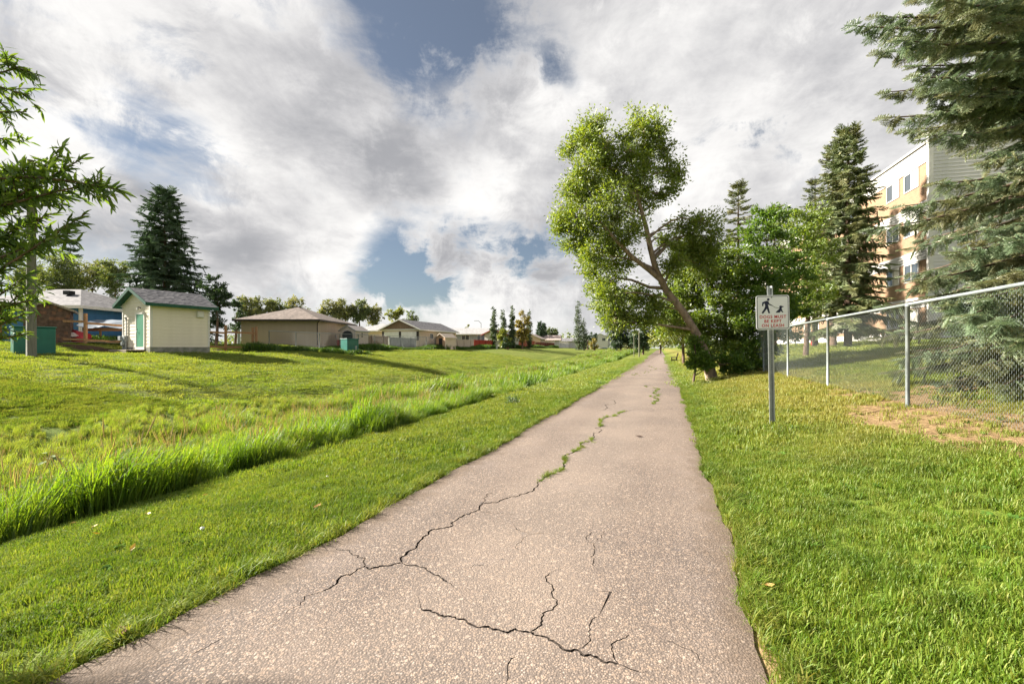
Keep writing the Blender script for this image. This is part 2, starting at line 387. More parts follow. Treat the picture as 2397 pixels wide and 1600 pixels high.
bp = t.n('ShaderNodeBump', {'Strength': .7, 'Distance': .05, 'Height': t.math('ADD', n1, n2)}); t.L.new(bp.outputs[0], p.inputs['Normal'])
me = np_mesh('ground', V, F, ground_m, True)
for nm, arr in (('litter', lm), ('bed', bm_), ('dry', dm)):
    a = me.attributes.new(nm, 'FLOAT', 'POINT'); a.data.foreach_set('value', arr.ravel().astype(np.float32))
ground = link('ground', me); ground['kind'] = 'structure'

# ------------------------------------------------------------------ the asphalt path with its cracks
PZ = .012
def hw(side, Y):
    Y = np.asarray(Y, float)
    return 1.36 + (.17 * (1 - sstep(Y, 1.5, 4.2)) if side == 0 else 0.) + .03 * np.sin(Y * 1.7 + side) + .02 * np.sin(Y * 5.3 + 2 * side) + .012 * np.sin(Y * 17 + side)
def on_path(px, py): Z = 1000 * (CAMZ - PZ) / (py - 814.); return ((px - 1198.5) * Z / 1000, Z)
CR = [  # pixels of the photograph, half width in mm
 ([(1297,1100),(1257,1129),(1191,1164),(1127,1177),(1124,1193),(1084,1206),(1058,1230),(1020,1238),(983,1265),(951,1297),(943,1317)], 8),
 ([(943,1317),(890,1323),(855,1321)], 9), ([(855,1321),(855,1305),(818,1286),(786,1281)], 4),
 ([(855,1321),(834,1334),(786,1366),(754,1382)], 7), ([(754,1382),(714,1393),(669,1435)], 2.5),
 ([(943,1317),(978,1323),(1015,1342),(1047,1361)], 6), ([(1047,1361),(1074,1377)], 2.5),
 ([(986,1422),(1026,1435),(1068,1446),(1121,1467),(1175,1475),(1207,1470),(1241,1478),(1286,1496),(1345,1518),(1398,1536),(1449,1552)], 7),
 ([(1449,1552),(1505,1572)], 3), ([(1241,1478),(1270,1451),(1294,1425),(1305,1403),(1297,1377),(1286,1339)], 5),
 ([(1358,1515),(1382,1483),(1401,1441)], 3), ([(1449,1552),(1473,1483)], 3), ([(1207,1233),(1281,1246)], 3),
 ([(1380,1241),(1393,1281),(1393,1323)], 3), ([(1185,1595),(1188,1558),(1207,1536)], 3), ([(1127,1177),(1153,1152)], 4),
 ([(1404,1382),(1433,1382)], 2), ([(1124,1197),(1207,1201)], 2.5), ([(1215,1285),(1222,1262),(1235,1252)], 2.5), ([(1090,1328),(1135,1322)], 2),
 ([(1383,1025),(1353,1050),(1324,1078),(1273,1120),(1257,1129)], 14), ([(1383,1025),(1388,1012),(1405,997)], 9),
 ([(1405,997),(1405,989),(1422,974),(1450,966),(1473,961)], 14), ([(1396,961),(1426,935)], 9), ([(1481,883),(1570,882)], 16),
 ([(1473,960),(1530,957),(1600,957)], 6), ([(1530,945),(1530,930),(1536,916),(1512,903)], 16), ([(1512,880),(1515,868),(1519,857)], 22),
 ([(1420,1240),(1408,1255),(1398,1262)], 2), ([(700,1375),(680,1390)], 2), ([(1560,1500),(1620,1520),(1640,1545)], 2), ([(520,1490),(450,1530)], 2.5)]
verts2, edges2, centre, zs = [], [], set(), []
def vadd(x, y, c=False):
    verts2.append((x, y))
    if c: centre.add(len(verts2) - 1)
    return len(verts2) - 1
crack_lines = []
for pts, hwmm in CR:
    P = np.array([on_path(*q) for q in pts]); L = P
    for it in range(4):                                    # midpoint roughening
        if np.max(np.linalg.norm(np.diff(L, axis=0), axis=1)) < .03: break
        M_ = []
        for a, b in zip(L[:-1], L[1:]):
            d = b - a; nn = np.array([-d[1], d[0]]); M_ += [a, (a + b) / 2 + nn * rng.normal(0, .13)]
        L = np.array(M_ + [L[-1]])
    crack_lines.append(L)
    T = np.gradient(L, axis=0); T /= np.linalg.norm(T, axis=1)[:, None] + 1e-9; Nn = np.stack([-T[:, 1], T[:, 0]], 1)
    wv = hwmm / 1000 * (.6 + .7 * rng.random(len(L))); wv[0] *= .5; wv[-1] *= .3
    lo = L + Nn * wv[:, None]; ro = L - Nn * wv[:, None]
    rows = []
    for r_, c_ in ((lo, False), (L, True), (ro, False)):
        ids = [vadd(x, y, c_) for x, y in r_]; rows.append(ids)
        edges2 += list(zip(ids[:-1], ids[1:]))
    for r_ in (rows[0], rows[2]): edges2 += [(rows[1][0], r_[0]), (rows[1][-1], r_[-1])]
Ypath = np.concatenate([np.arange(-3, 25, .12), np.arange(25, 60, .8), np.arange(60, 300, 6.)])
Lb = [vadd(float(XU(-hw(0, y), y)), float(y)) for y in Ypath]; Rb = [vadd(float(XU(hw(2, y), y)), float(y)) for y in Ypath]
edges2 += list(zip(Lb[:-1], Lb[1:])) + list(zip(Rb[:-1], Rb[1:])) + [(Lb[0], Rb[0]), (Lb[-1], Rb[-1])]
for y in np.arange(-2.5, 40, .5):
    for u_ in (-.9, -.45, 0, .45, .9): vadd(float(XU(u_ + rng.normal(0, .05), y)), float(y + rng.normal(0, .05)))
vo, eo, fo, vorig, _, _ = delaunay_2d_cdt([Vector(v) for v in verts2], edges2, [], 0, 1e-5)
vo = np.array([tuple(v) for v in vo]); isc = np.array([any(o in centre for o in og) for og in vorig])
T = np.array([f for f in fo if len(f) == 3]); cen = vo[T].mean(1); uc = U(cen[:, 0], cen[:, 1])
T = T[(uc > -hw(0, cen[:, 1])) & (uc < hw(2, cen[:, 1]))]
uz = U(vo[:, 0], vo[:, 1]); z = PZ + .006 * hum(vo[:, 0], vo[:, 1], 1.1) - .012 * sstep(np.abs(uz), 1.0, 1.38)
V3 = np.column_stack([vo, z]); V3[isc, 2] -= .022
bl = [np.where([i in og for og in vorig])[0][0] for i in ()]
mi = isc[T].any(1).astype(np.int32)
# skirt: the slab's edge goes down into the soil
sk_v, sk_f = [], []
base_n = len(V3)
for s_, k in ((0, -1), (2, 1)):
    b0 = base_n + len(sk_v)
    for y in Ypath:
        x = float(XU(k * hw(s_, y), y)); zt = PZ + .006 * float(hum(x, y, 1.1)) - .012
        sk_v += [(x, y, zt), (x + k * .03, y, zt - .06)]
    for i in range(len(Ypath) - 1):
        a = b0 + 2 * i; sk_f += [(a, a + 1, a + 2), (a + 1, a + 3, a + 2)]
Vp = np.vstack([V3, np.array(sk_v)]); Fp = np.vstack([T, np.array(sk_f)]); mi = np.concatenate([mi, np.zeros(len(sk_f), np.int32)])
asph = bpy.data.materials.new('worn_asphalt'); asph.use_nodes = True; t = NT(asph.node_tree); p = t.N['Principled BSDF']
p.inputs['Roughness'].default_value = .85; p.inputs['Specular IOR Level'].default_value = .25
gp = t.n('ShaderNodeNewGeometry').outputs['Position']
dist = t.vmath('ADD', gp, t.vmath('SCALE', t.n('ShaderNodeTexNoise', {'Vector': gp, 'Scale': 60.}).outputs['Color'], None).outputs[0])
dist.inputs[1].links[0].from_node.inputs['Scale'].default_value = .006
vv = t.n('ShaderNodeTexVoronoi', {'Vector': dist.outputs[0], 'Scale': 105.})
vs = t.n('ShaderNodeTexVoronoi', {'Vector': gp, 'Scale': 42.})
cell = t.n('ShaderNodeSeparateColor', {0: vv.outputs['Color']}).outputs
pick = t.ramp(cell[0], [(0, (.088, .070, .060)), (.2, (.138, .108, .090)), (.45, (.205, .156, .124)), (.7, (.27, .205, .158)), (.87, (.32, .232, .168)), (.97, (.37, .31, .265))])
c = t.mix(t.smooth(vv.outputs['Distance'], .30, .62), pick, (.105, .085, .074))
big = t.n('ShaderNodeSeparateColor', {0: vs.outputs['Color']}).outputs
c = t.mix(t.math('MULTIPLY', t.math('GREATER_THAN', big[1], .80), t.math('LESS_THAN', vs.outputs['Distance'], .42)), c, t.ramp(big[0], [(0, (.13, .10, .085)), (.5, (.25, .185, .14)), (1, (.33, .265, .215))]))
n1 = noise(t, gp, 1.3, 6, .62); n2 = noise(t, gp, 5.5, 5, .6)
c = t.mix(t.math('MULTIPLY', t.smooth(n1, .50, .72), .35), c, (.180, .145, .128))
c = t.mix(t.math('MULTIPLY', t.smooth(n2, .66, .76), .75), c, (.075, .070, .072))
c = t.mix(t.math('MULTIPLY', t.smooth(noise(t, gp, .6, 3, .5), .4, .6), .18), c, (.33, .255, .20))
c = t.mix(t.math('MULTIPLY', t.smooth(noise(t, gp, 2.4, 9, .75), .60, .68), .6), c, (.105, .092, .088))
c = t.mix(t.math('MULTIPLY', t.smooth(noise(t, gp, 11., 4, .6), .70, .76), .8), c, (.055, .050, .050))
sg_ = t.n('ShaderNodeSeparateXYZ', {0: gp}).outputs
lane = t.math('ABSOLUTE', t.math('MULTIPLY', t.math('SUBTRACT', sg_[0], t.math('MULTIPLY_ADD', sg_[1], .37, -1.02)), .938))
edge_d = t.smooth(t.math('ADD', lane, t.math('MULTIPLY', t.math('SUBTRACT', n2, .5), .55)), 1.10, 1.36)
c = t.mix(t.math('MULTIPLY', edge_d, .6), c, (.105, .075, .052))
worn = t.math('SUBTRACT', 1., t.smooth(t.math('ADD', lane, t.math('MULTIPLY', t.math('SUBTRACT', n1, .5), .9)), .25, .7))
c = t.mix(t.math('MULTIPLY', worn, .10), c, (.36, .30, .25))
t.L.new(c, p.inputs['Base Color'])
bp = t.n('ShaderNodeBump', {'Strength': .55, 'Distance': .005, 'Height': t.math('SUBTRACT', 1., vv.outputs['Distance'])}); t.L.new(bp.outputs[0], p.inputs['Normal'])
crackm = mat('crack_dirt', (.045, .034, .026), (.018, .014, .012), 40, .95)
me = np_mesh('path', Vp, Fp, asph); me.materials.append(crackm); me.polygons.foreach_set('material_index', mi); me.update()
path = link('path', me); path['kind'] = 'structure'

# ------------------------------------------------------------------ grass
lawn_cols = [(.066, .140, .011), (.105, .190, .015), (.145, .230, .022), (.21, .265, .040), (.29, .30, .075)]
gm = leaf_mat('lawn_blade', lawn_cols, .42, .5, (1.6, (.040, .095, .010), .55), ('dry', (.30, .27, .070)), vary=.35, gloss=.014)
gfar = leaf_mat('far_lawn_blade', [(.105, .190, .013), (.155, .240, .020), (.225, .285, .040)], .47, .6, (.5, (.055, .120, .010), .65), ('dry', (.36, .33, .085)), vary=.4, gloss=.03)
tall_m = leaf_mat('tall_blade', [(.060, .150, .008), (.115, .220, .012), (.175, .275, .018), (.25, .32, .040)], .56, .55, (.55, (.22, .28, .035), .40), ('dry', (.37, .35, .10)), vary=.5, gloss=.04)
seed_m = leaf_mat('seed_head', [(.32, .25, .12), (.44, .37, .21), (.50, .44, .28)], .4, .7)
near_c = src_collection('near_tuft', [tuft_mesh('near_tuft', 52, .075, .056, .0044, .8, gm) for _ in range(6)])
mid_c = src_collection('mid_tuft', [tuft_mesh('mid_tuft', 70, .15, .062, .0075, .7, gm) for _ in range(5)])
far_c = src_collection('far_tuft', [tuft_mesh('far_tuft', 140, .48, .042, .019, 1.0, gfar) for _ in range(5)])
edge_c = src_collection('edge_tuft', [tuft_mesh('edge_tuft', 34, .06, .13, .0055, 1.0, gm, .6, .9) for _ in range(5)])
def tall_mesh(nb, rad, h, wd, heads, windy):
    me = tuft_mesh('tall_tuft', nb, rad, h, wd, .42, tall_m, .55, .85, windy)
    if heads:
        V = [tuple(v.co) for v in me.vertices]; F = [tuple(q.vertices) for q in me.polygons]; n0 = len(F)
        for _ in range(heads):
            a = random.random() * 6.28; r = rad * random.random(); x, y = r * math.cos(a), r * math.sin(a); hh = h * random.uniform(.95, 1.35)
            lx, ly = random.uniform(-.15, .25) * hh, random.uniform(-.15, .15) * hh
            for k in range(3):
                an = k * 2.094; ox, oy = math.cos(an) * .0022, math.sin(an) * .0022; b = len(V)
                V += [(x + ox, y + oy, 0), (x - ox, y - oy, 0), (x + lx * .8, y + ly * .8, hh * .8)]; F.append((b, b + 1, b + 2))
                ox, oy = math.cos(an) * .006, math.sin(an) * .006; b = len(V)
                V += [(x + lx * .72, y + ly * .72, hh * .76), (x + lx * .86 + ox, y + ly * .86 + oy, hh * .86), (x + lx, y + ly, hh), (x + lx * .86 - ox, y + ly * .86 - oy, hh * .86)]; F.append((b, b + 1, b + 2, b + 3))
        me2 = bpy.data.meshes.new('tall_tuft'); me2.from_pydata(V, [], F); me2.materials.append(tall_m); me2.materials.append(seed_m)
        me2.polygons.foreach_set('material_index', [0] * n0 + [1] * (len(F) - n0)); me2.update(); return me2
    return me
tall_c = src_collection('tall_tuft', [tall_mesh(80, .19, .74, .010, 0, .18) for _ in range(4)] + [tall_mesh(60, .19, .70, .009, 5, .12) for _ in range(2)])
tallfar_c = src_collection('tallfar_tuft', [tall_mesh(120, .45, .74, .022, 0, .15) for _ in range(3)] + [tall_mesh(100, .45, .70, .020, 9, .1) for _ in range(2)])

def scatter(d0, d1, dens, wide=1.36, ymin=.9):
    """Random ground points in the wedge ahead, between two distances."""
    A = wide * (d1 * d1 - d0 * d0); n = int(A * dens)
    Y = np.sqrt(rng.random(n) * (d1 * d1 - d0 * d0) + d0 * d0); X = (rng.random(n) * 2 - 1) * wide * Y
    return X, Y
def tall_far_edge(Y): return -14.2 + .7 * sstep(Y, 13, 32)
def tall_near_edge(X, Y): return -5.15 - .9 * sstep(Y, 10, 34) + .22 * np.sin(Y * .8) + .12 * np.sin(Y * 2.7) + .14 * np.sin(Y * 6.1 + 1) + .22 * hum(X, Y, 3.7)
blocked = []                                                # (x, y, r): no grass under buildings
def lawn(name, coll, k, d0, d1, dens, smin, smax, label):
    X, Y = scatter(d0, d1, dens); u = U(X, Y)
    keep = ((u > hw(2, Y) + .03) | (u < -hw(0, Y) - .03)) & (u < 40) & (u > -36)
    tall = (u < tall_near_edge(X, Y)) & (u > tall_far_edge(Y) + .5 * hum(X, Y, .9)); keep &= ~tall
    lt, bd = litter(X, Y); keep &= rng.random(len(X)) > np.clip(1.25 * lt - .15, 0, .93); keep &= (bd < .35) | (u > -24)
    X, Y, u = X[keep], Y[keep], u[keep]; n = len(X)
    S = rng.uniform(smin, smax, n) * (1 + .35 * hum(X, Y, 2.1))
    P = np.column_stack([X, Y, G(X, Y)]); R = np.column_stack([rng.normal(0, .12, n), rng.normal(0, .12, n), rng.random(n) * 6.283])
    o = instancer(name, coll, P, R, S, rng.integers(0, k, n), {'dry': np.clip(dryness(X, Y) + rng.normal(0, .12, n), 0, 1)})
    return tag(o, label, 'grass')
lawn('lawn_grass', near_c, 6, 1.0, 5.6, 290, .75, 1.25, 'short mown grass blades beside the path near the sign')
lawn('lawn_grass', mid_c, 5, 5.6, 15, 85, .8, 1.3, 'short mown grass sloping down from the path to the tall grass')
lawn('lawn_grass', far_c, 5, 15, 62, 11.5, .75, 1.15, 'mown lawn on the bank in front of the sheds and fences')
# shaggier blades along both edges of the asphalt
Y = rng.uniform(1.0, 16, 2600) ** 1.0; sd = rng.choice([-1, 1], 2600); uu = sd * (np.where(sd < 0, hw(0, Y), hw(2, Y)) + .03 + np.abs(rng.normal(0, .09, 2600))); X = XU(uu, Y)
P = np.column_stack([X, Y, G(X, Y)]); n = len(P)
o = instancer('edge_grass', edge_c, P, np.column_stack([rng.normal(0, .2, n), rng.normal(0, .2, n), rng.random(n) * 6.283]), rng.uniform(.45, 1.05, n), rng.integers(0, 5, n), {'dry': np.clip(rng.normal(.2, .25, n), 0, 1)})
tag(o, 'shaggy uncut grass along the edges of the asphalt path', 'grass')
# the rank grass in the ditch
def rank(name, coll, k, d0, d1, dens, sc, label):
    X, Y = scatter(d0, d1, dens, 1.5); u = U(X, Y)
    keep = (u < tall_near_edge(X, Y)) & (u > tall_far_edge(Y) + .5 * hum(X, Y, .9)) & (Y < 170); X, Y, u = X[keep], Y[keep], u[keep]
    n_ = .5 + .5 * hum(X, Y, .62); gap = .5 + .5 * hum(X + 5, Y * 1.4, 1.5); k2 = (rng.random(len(X)) < .35 + .9 * sstep(gap, .2, .55)) | (u > tall_near_edge(X, Y) - 1.2)
    X, Y, u, n_ = X[k2], Y[k2], u[k2], n_[k2]; e = tall_near_edge(X, Y)
    band = np.exp(-((u - e + .8) / .8) ** 2); n3_ = .5 + .5 * hum(X + 2, Y + 4, 2.3)
    H = .64 + .30 * band * (.4 + n3_) + .5 * sstep(n_, .4, .8) + .28 * (n3_ - .5) - .25 * np.exp(-((u - e + 2.4) / .6) ** 2) - .25 * np.exp(-((u - e) / .28) ** 2)
    H *= 1 - .55 * sstep(-u, 11.5, 14)
    H = H * (1 - .12 * (1 - sstep(Y, 5, 10)) * band); n = len(X); S = sc * np.clip(H, .34, 1.3) * rng.uniform(.65, 1.25, n)
    dr = np.clip(.38 * (1 - n_) * sstep(-u, 7.5, 10) + .15 * sstep(-u, 11.5, 15) + rng.normal(0, .12, n) - .3 * band, 0, 1)
    heads = (rng.random(n) < .20 + .55 * dr * sstep(-u, 7, 9)); nm = k[0]; I = np.where(heads, nm + rng.integers(0, k[1], n), rng.integers(0, nm, n))
    P = np.column_stack([X, Y, G(X, Y) - .01]); R = np.column_stack([rng.normal(0, .16, n), rng.normal(0, .16, n), rng.normal(0, .9, n)])
    o = instancer(name, coll, P, R, S, I, {'dry': dr}); return tag(o, label, 'grass')
rank('tall_grass', tall_c, (4, 2), 3.0, 19, 42, 1.0, 'tall rank grass with seed heads filling the near ditch')
rank('tall_grass', tallfar_c, (3, 2), 19, 150, 5.0, 1.05, 'tall rank grass filling the far run of the ditch')
# weeds in the widest cracks
P = []
for (pts, hwmm), L in zip(CR, crack_lines):
    if hwmm >= 14 and pts[0] != (1481, 883):
        for q in L:
            for _ in range(5 if L[0][1] < 8 else 9):
                if rng.random() < .55 * (math.sin(q[1] * 9 + q[0] * 5) > -.35) + .06: P.append((q[0] + rng.normal(0, .013), q[1] + rng.normal(0, .025), PZ - .014))
P = np.array(P); n = len(P)
o = instancer('crack_weeds', edge_c, P, np.column_stack([rng.normal(0, .3, n), rng.normal(0, .3, n), rng.random(n) * 6.283]), rng.uniform(.15, .55, n), rng.integers(0, 5, n), {'dry': np.clip(rng.normal(.1, .25, n), 0, 1)})
tag(o, 'small green weeds sprouting from the long path crack', 'weeds')

# broad leaved rosettes (clover, dandelion, plantain) in the mown grass
ros_m = leaf_mat('rosette_leaf', [(.045, .11, .014), (.070, .145, .018), (.10, .17, .022)], .3, .8, gloss=.008)
def rosette(nl, L):
    V, F = [], []
    for k in range(nl):
        a = 6.283 * k / nl + random.uniform(-.3, .3); l = L * random.uniform(.6, 1.15); w_ = l * .24; c, s = math.cos(a), math.sin(a); h = random.uniform(.25, .7) * l; b0 = len(V)
        for r_, ww, z_ in ((.05, .25, .2), (.55, 1., .9), (.85, .75, 1.), (1.05, .1, .75)):
            V.append((c * r_ * l - s * w_ * ww, s * r_ * l + c * w_ * ww, h * z_)); V.append((c * r_ * l + s * w_ * ww, s * r_ * l - c * w_ * ww, h * z_))
        F += [(b0, b0 + 1, b0 + 3, b0 + 2), (b0 + 2, b0 + 3, b0 + 5, b0 + 4), (b0 + 4, b0 + 5, b0 + 7, b0 + 6)]
    me = bpy.data.meshes.new('rosette'); me.from_pydata(V, [], F); me.materials.append(ros_m); me.update(); return me
ros_c = src_collection('rosette', [rosette(random.randint(7, 12), .10) for _ in range(4)])
X, Y = scatter(1.2, 12, 16); u = U(X, Y); kp = ((u > hw(2, Y) + .06) & (u < 6) | (u < -hw(0, Y) - .06) & (u > -5)) & (hum(X * 1.3, Y * 1.3, 2.2) > .12); X, Y = X[kp], Y[kp]; n = len(X)
o = instancer('lawn_weeds', ros_c, np.column_stack([X, Y, G(X, Y) + .012]), np.column_stack([rng.normal(0, .2, (n, 2)), rng.random(n) * 6.28]), rng.uniform(.18, .5, n), rng.integers(0, 4, n))
tag(o, 'low broad leaved weeds scattered through the mown grass', 'weeds')

# ------------------------------------------------------------------ building materials
cream = mat('cream_siding', (.78, .71, .58), (.72, .65, .53), 2, .6)
white = mat('white_trim', (.72, .70, .66), (.62, .60, .56), 3, .5)
dgreen = mat('green_trim', (.012, .085, .050), (.008, .060, .036), 4, .45)
doorg = mat('green_door', (.055, .25, .15), (.045, .21, .125), 3, .5)
concrete = mat('concrete', (.30, .29, .26), (.16, .17, .13), 3, .9, .3, 30)
grey_sh = roof_mat('grey_shingles', (.155, .15, .158), (.09, .087, .095), (.215, .205, .208))
brown_sh = roof_mat('brown_shingles', (.165, .135, .118), (.10, .083, .073), (.22, .18, .158))
pink_sh = roof_mat('pink_shingles', (.36, .28, .255), (.28, .22, .20), (.42, .34, .31))
light_sh = roof_mat('light_shingles', (.30, .295, .295), (.22, .215, .22), (.38, .375, .37))
galv = mat('galvanised', (.26, .29, .285), (.19, .215, .21), 12, .55, metal=.15, spec=.4)
galv_d = mat('dull_galvanised', (.36, .38, .38), (.25, .27, .27), 14, .5, metal=.4)
meterg = mat('meter_grey', (.34, .36, .36), (.26, .28, .28), 8, .5)
cedar = mat('fresh_cedar', (.38, .215, .11), (.27, .145, .07), 3, .7, .2, 20, stretch=(8, 8, 1))
greyw = mat('weathered_wood', (.33, .27, .21), (.20, .165, .13), 3, .85, .3, 20, stretch=(8, 8, 1))
palew = mat('pale_wood', (.60, .50, .40), (.46, .37, .29), 3, .8, .2, 20, stretch=(6, 6, 1))
teal = mat('teal_enamel', (.010, .135, .105), (.008, .105, .080), 2, .42, spec=.5)
bark = mat('brown_bark', (.17, .115, .080), (.070, .048, .036), 9, .95, .8, 22, stretch=(1, 1, .35))
pbark = mat('pale_bark', (.36, .27, .20), (.17, .125, .09), 8, .95, .8, 22, stretch=(1, 1, .35))
polew = mat('pole_wood', (.17, .165, .12), (.11, .11, .078), 5, .85, .4, 20, stretch=(5, 5, .4))
black = mat('black_metal', (.020, .020, .022), (.012, .012, .013), 6, .5)
glass = bpy.data.materials.new('window_glass'); glass.use_nodes = True
_p = glass.node_tree.nodes['Principled BSDF']; _p.inputs['Base Color'].default_value = (.05, .06, .07, 1); _p.inputs['Roughness'].default_value = .06; _p.inputs['Specular IOR Level'].default_value = .9
MATS['window_glass'] = glass
curtain = mat('curtain', (.60, .57, .50), (.40, .38, .34), 3, .9, stretch=(14, 14, .4))
blue_s = mat('blue_siding', (.045, .155, .320), (.036, .125, .26), 2, .6)
tan_s = mat('tan_siding', (.42, .335, .245), (.38, .30, .22), 2, .7)

def lap(parent, name, x0, x1, z0, z1, step, m, y=0., axis='x', out=-1, thick=.018, top=None):
    """Lapped siding boards on the plane y = const (axis x) or x = const (axis y); each board is a part, its lower edge proud."""
    n = max(1, round((z1 - z0) / step)); h = (z1 - z0) / n; cache = {}
    for i in range(n):
        a, b = z0 + i * h, z0 + (i + 1) * h
        l0, l1, t0, t1 = x0, x1, x0, x1
        if top: l0, l1 = top(a); t0, t1 = top(b)
        if l1 - l0 < .05: continue
        e = out * thick; pts = []
        for (s, tt, zz, d) in ((l0, t0, 0, e), (l1, t1, 0, e), (l1, t1, h, e * .25), (l0, t0, h, e * .25), (l0, t0, 0, 0), (l1, t1, 0, 0), (l1, t1, h, 0), (l0, t0, h, 0)):
            q = s if zz == 0 else tt
            pts.append((q, d, zz) if axis == 'x' else (d, q, zz))
        key = None if top else 1
        if key in cache: me = cache[key]
        else:
            mb = MB(); mb.add(pts, [(0, 1, 2, 3), (7, 6, 5, 4), (0, 4, 5, 1), (1, 5, 6, 2), (2, 6, 7, 3), (3, 7, 4, 0)]); me = mb.mesh(name, m)
            if key: cache[key] = me
        o = link(name, me, parent); o.location = (0, y, a) if axis == 'x' else (y, 0, a)
def roof_gable(parent, x0, x1, y0, y1, ze, rise, oh, m, fm, thick=.10, along='y', fascia=.16):
    """Gable roof; ridge along y (gables at y0,y1) or along x. Returns the roof part."""
    if along == 'y':
        xm = (x0 + x1) / 2; sl = rise / (xm - x0); dz = oh * sl
        pf = [(x0 - oh, ze - dz), (xm, ze + rise), (x1 + oh, ze - dz), (x1 + oh, ze - dz + thick), (xm, ze + rise + thick), (x0 - oh, ze - dz + thick)]
        r = MB().prism(pf, y0 - oh, y1 + oh, 'y').build('roof', m, parent)
        for yy in (y0 - oh - .03, y1 + oh + .005):
            for sx in (-1, 1):
                xe = x0 - oh if sx < 0 else x1 + oh
                MB().prism([(xe, ze - dz - fascia + thick), (xm, ze + rise - fascia + thick), (xm, ze + rise + thick + .015), (xe, ze - dz + thick + .015)][::sx], yy, yy + .025, 'y').build('bargeboard', fm, parent)
        for sx in (-1, 1):
            xe = x0 - oh - .028 if sx < 0 else x1 + oh + .003
            MB().box(xe, xe + .025, y0 - oh, y1 + oh, ze - dz - fascia + thick, ze - dz + thick + .01).build('fascia', fm, parent)
    else:
        ym = (y0 + y1) / 2; sl = rise / (ym - y0); dz = oh * sl
        pf = [(y0 - oh, ze - dz), (ym, ze + rise), (y1 + oh, ze - dz), (y1 + oh, ze - dz + thick), (ym, ze + rise + thick), (y0 - oh, ze - dz + thick)]
        r = MB().prism(pf, x0 - oh, x1 + oh, 'x').build('roof', m, parent)
        for sy in (-1, 1):
            ye = y0 - oh - .028 if sy < 0 else y1 + oh + .003
            MB().box(x0 - oh, x1 + oh, ye, ye + .025, ze - dz - fascia + thick, ze - dz + thick + .01).build('fascia', fm, parent)
    return r
def roof_hip(parent, x0, x1, y0, y1, ze, rise, oh, m, fm, thick=.16):
    a, b, c, d = x0 - oh, x1 + oh, y0 - oh, y1 + oh; hx, hy = (b - a) / 2, (d - c) / 2
    if hx >= hy: r0, r1 = (a + hy, (c + d) / 2), (b - hy, (c + d) / 2)
    else: r0, r1 = ((a + b) / 2, c + hx), ((a + b) / 2, d - hx)
    zt = ze + rise; vs = [(a, c, ze), (b, c, ze), (b, d, ze), (a, d, ze), (r0[0], r0[1], zt), (r1[0], r1[1], zt)]
    fs = [(0, 1, 5, 4), (1, 2, 5), (2, 3, 4, 5), (3, 0, 4)] if hx >= hy else [(0, 1, 4), (1, 2, 5, 4), (2, 3, 5), (3, 0, 4, 5)]
    r = MB().add(vs, fs + [(3, 2, 1, 0)]).build('roof', m, parent)
    for q in ((a, b, c - .03, c), (a, b, d, d + .03)): MB().box(q[0], q[1], q[2], q[3], ze - thick, ze + .02).build('fascia', fm, parent)
    for q in ((a - .03, a), (b, b + .03)): MB().box(q[0], q[1], c - .03, d + .03, ze - thick, ze + .018).build('fascia', fm, parent)
    MB().add([(a, c, ze - .10), (b, c, ze - .10), (b, d, ze - .10), (a, d, ze - .10)], [(0, 1, 2, 3)]).build('soffit', fm, parent)
    return r
def window(parent, x0, x1, z0, z1, y, m=None, axis='x', out=-1, mull=1, fr=.06, back=None):
    """Framed sliding window standing a little proud of a wall; its panes are sub-parts."""
    def B(a, b, c, d, e, f, mb): return mb.box(a, b, min(c, d), max(c, d), e, f) if axis == 'x' else mb.box(min(c, d), max(c, d), a, b, e, f)
    o1 = y + out * .045; mb = MB()
    B(x0, x1, y, o1, z0, z0 + fr, mb); B(x0, x1, y, o1, z1 - fr, z1, mb); B(x0, x0 + fr, y, o1, z0 + fr, z1 - fr, mb); B(x1 - fr, x1, y, o1, z0 + fr, z1 - fr, mb)
    for k in range(mull):
        xm = x0 + (x1 - x0) * (k + 1) / (mull + 1); B(xm - fr * .5, xm + fr * .5, y, o1 - out * .004, z0 + fr, z1 - fr, mb)
    f = mb.build('window', m or white, parent)
    for k in range(mull + 1):
        a = x0 + (x1 - x0) * k / (mull + 1) + fr * .5; b = x0 + (x1 - x0) * (k + 1) / (mull + 1) - fr * .5
        B(a, b, y + out * .006, y + out * .016, z0 + fr * .5, z1 - fr * .5, MB()).build('pane', back if (back and k == 0) else glass, f)
    return f
def ground_at(x, y, dz=0.): return (x, y, Gf(x, y) + dz)

# ------------------------------------------------------------------ cream pump house with green roof
PX, PY = -22.0, 26.0; prz = math.atan2(-.45, .893)          # local +y runs back along the long wall
pump = thing('pump_house', 'cream clapboard pump house with green trimmed roof and green door', 'shed', (PX, PY, 1.12), prz)
W, D, H0, H1 = 3.45, 3.3, .36, 3.12                            # gable spans x from -W to 0
MB().box(-W - .03, .03, -.03, D + .03, -.5, H0).build('foundation', concrete, pump, bevel=.015)
MB().prism([(-W, H0), (0, H0), (0, H1), (-W / 2, H1 + .85), (-W, H1)], 0, D, 'y').build('wall', cream, pump)
gtop = lambda z: (-W, 0) if z <= H1 + .01 else (-W / 2 - (W / 2) * (1 - (z - H1) / .85), -W / 2 + (W / 2) * (1 - (z - H1) / .85))
lap(pump, 'siding_board', -W, 0, H0, H1, .212, cream, -.001, 'x', -1, .026)
lap(pump, 'siding_board', -W, 0, H1, H1 + .85, .212, cream, -.001, 'x', -1, .026, top=gtop)
lap(pump, 'siding_board', 0, D, H0, H1, .212, cream, .001, 'y', 1, .026)
for x0, x1, y0, y1 in ((-.09, .046, -.046, -.0), (.0, .046, .001, .09), (-W - .01, -W + .09, -.046, -.0), (.0, .046, D - .09, D + .01)):
    MB().box(x0, x1, y0, y1, H0, H1 + .02).build('corner_board', white, pump)
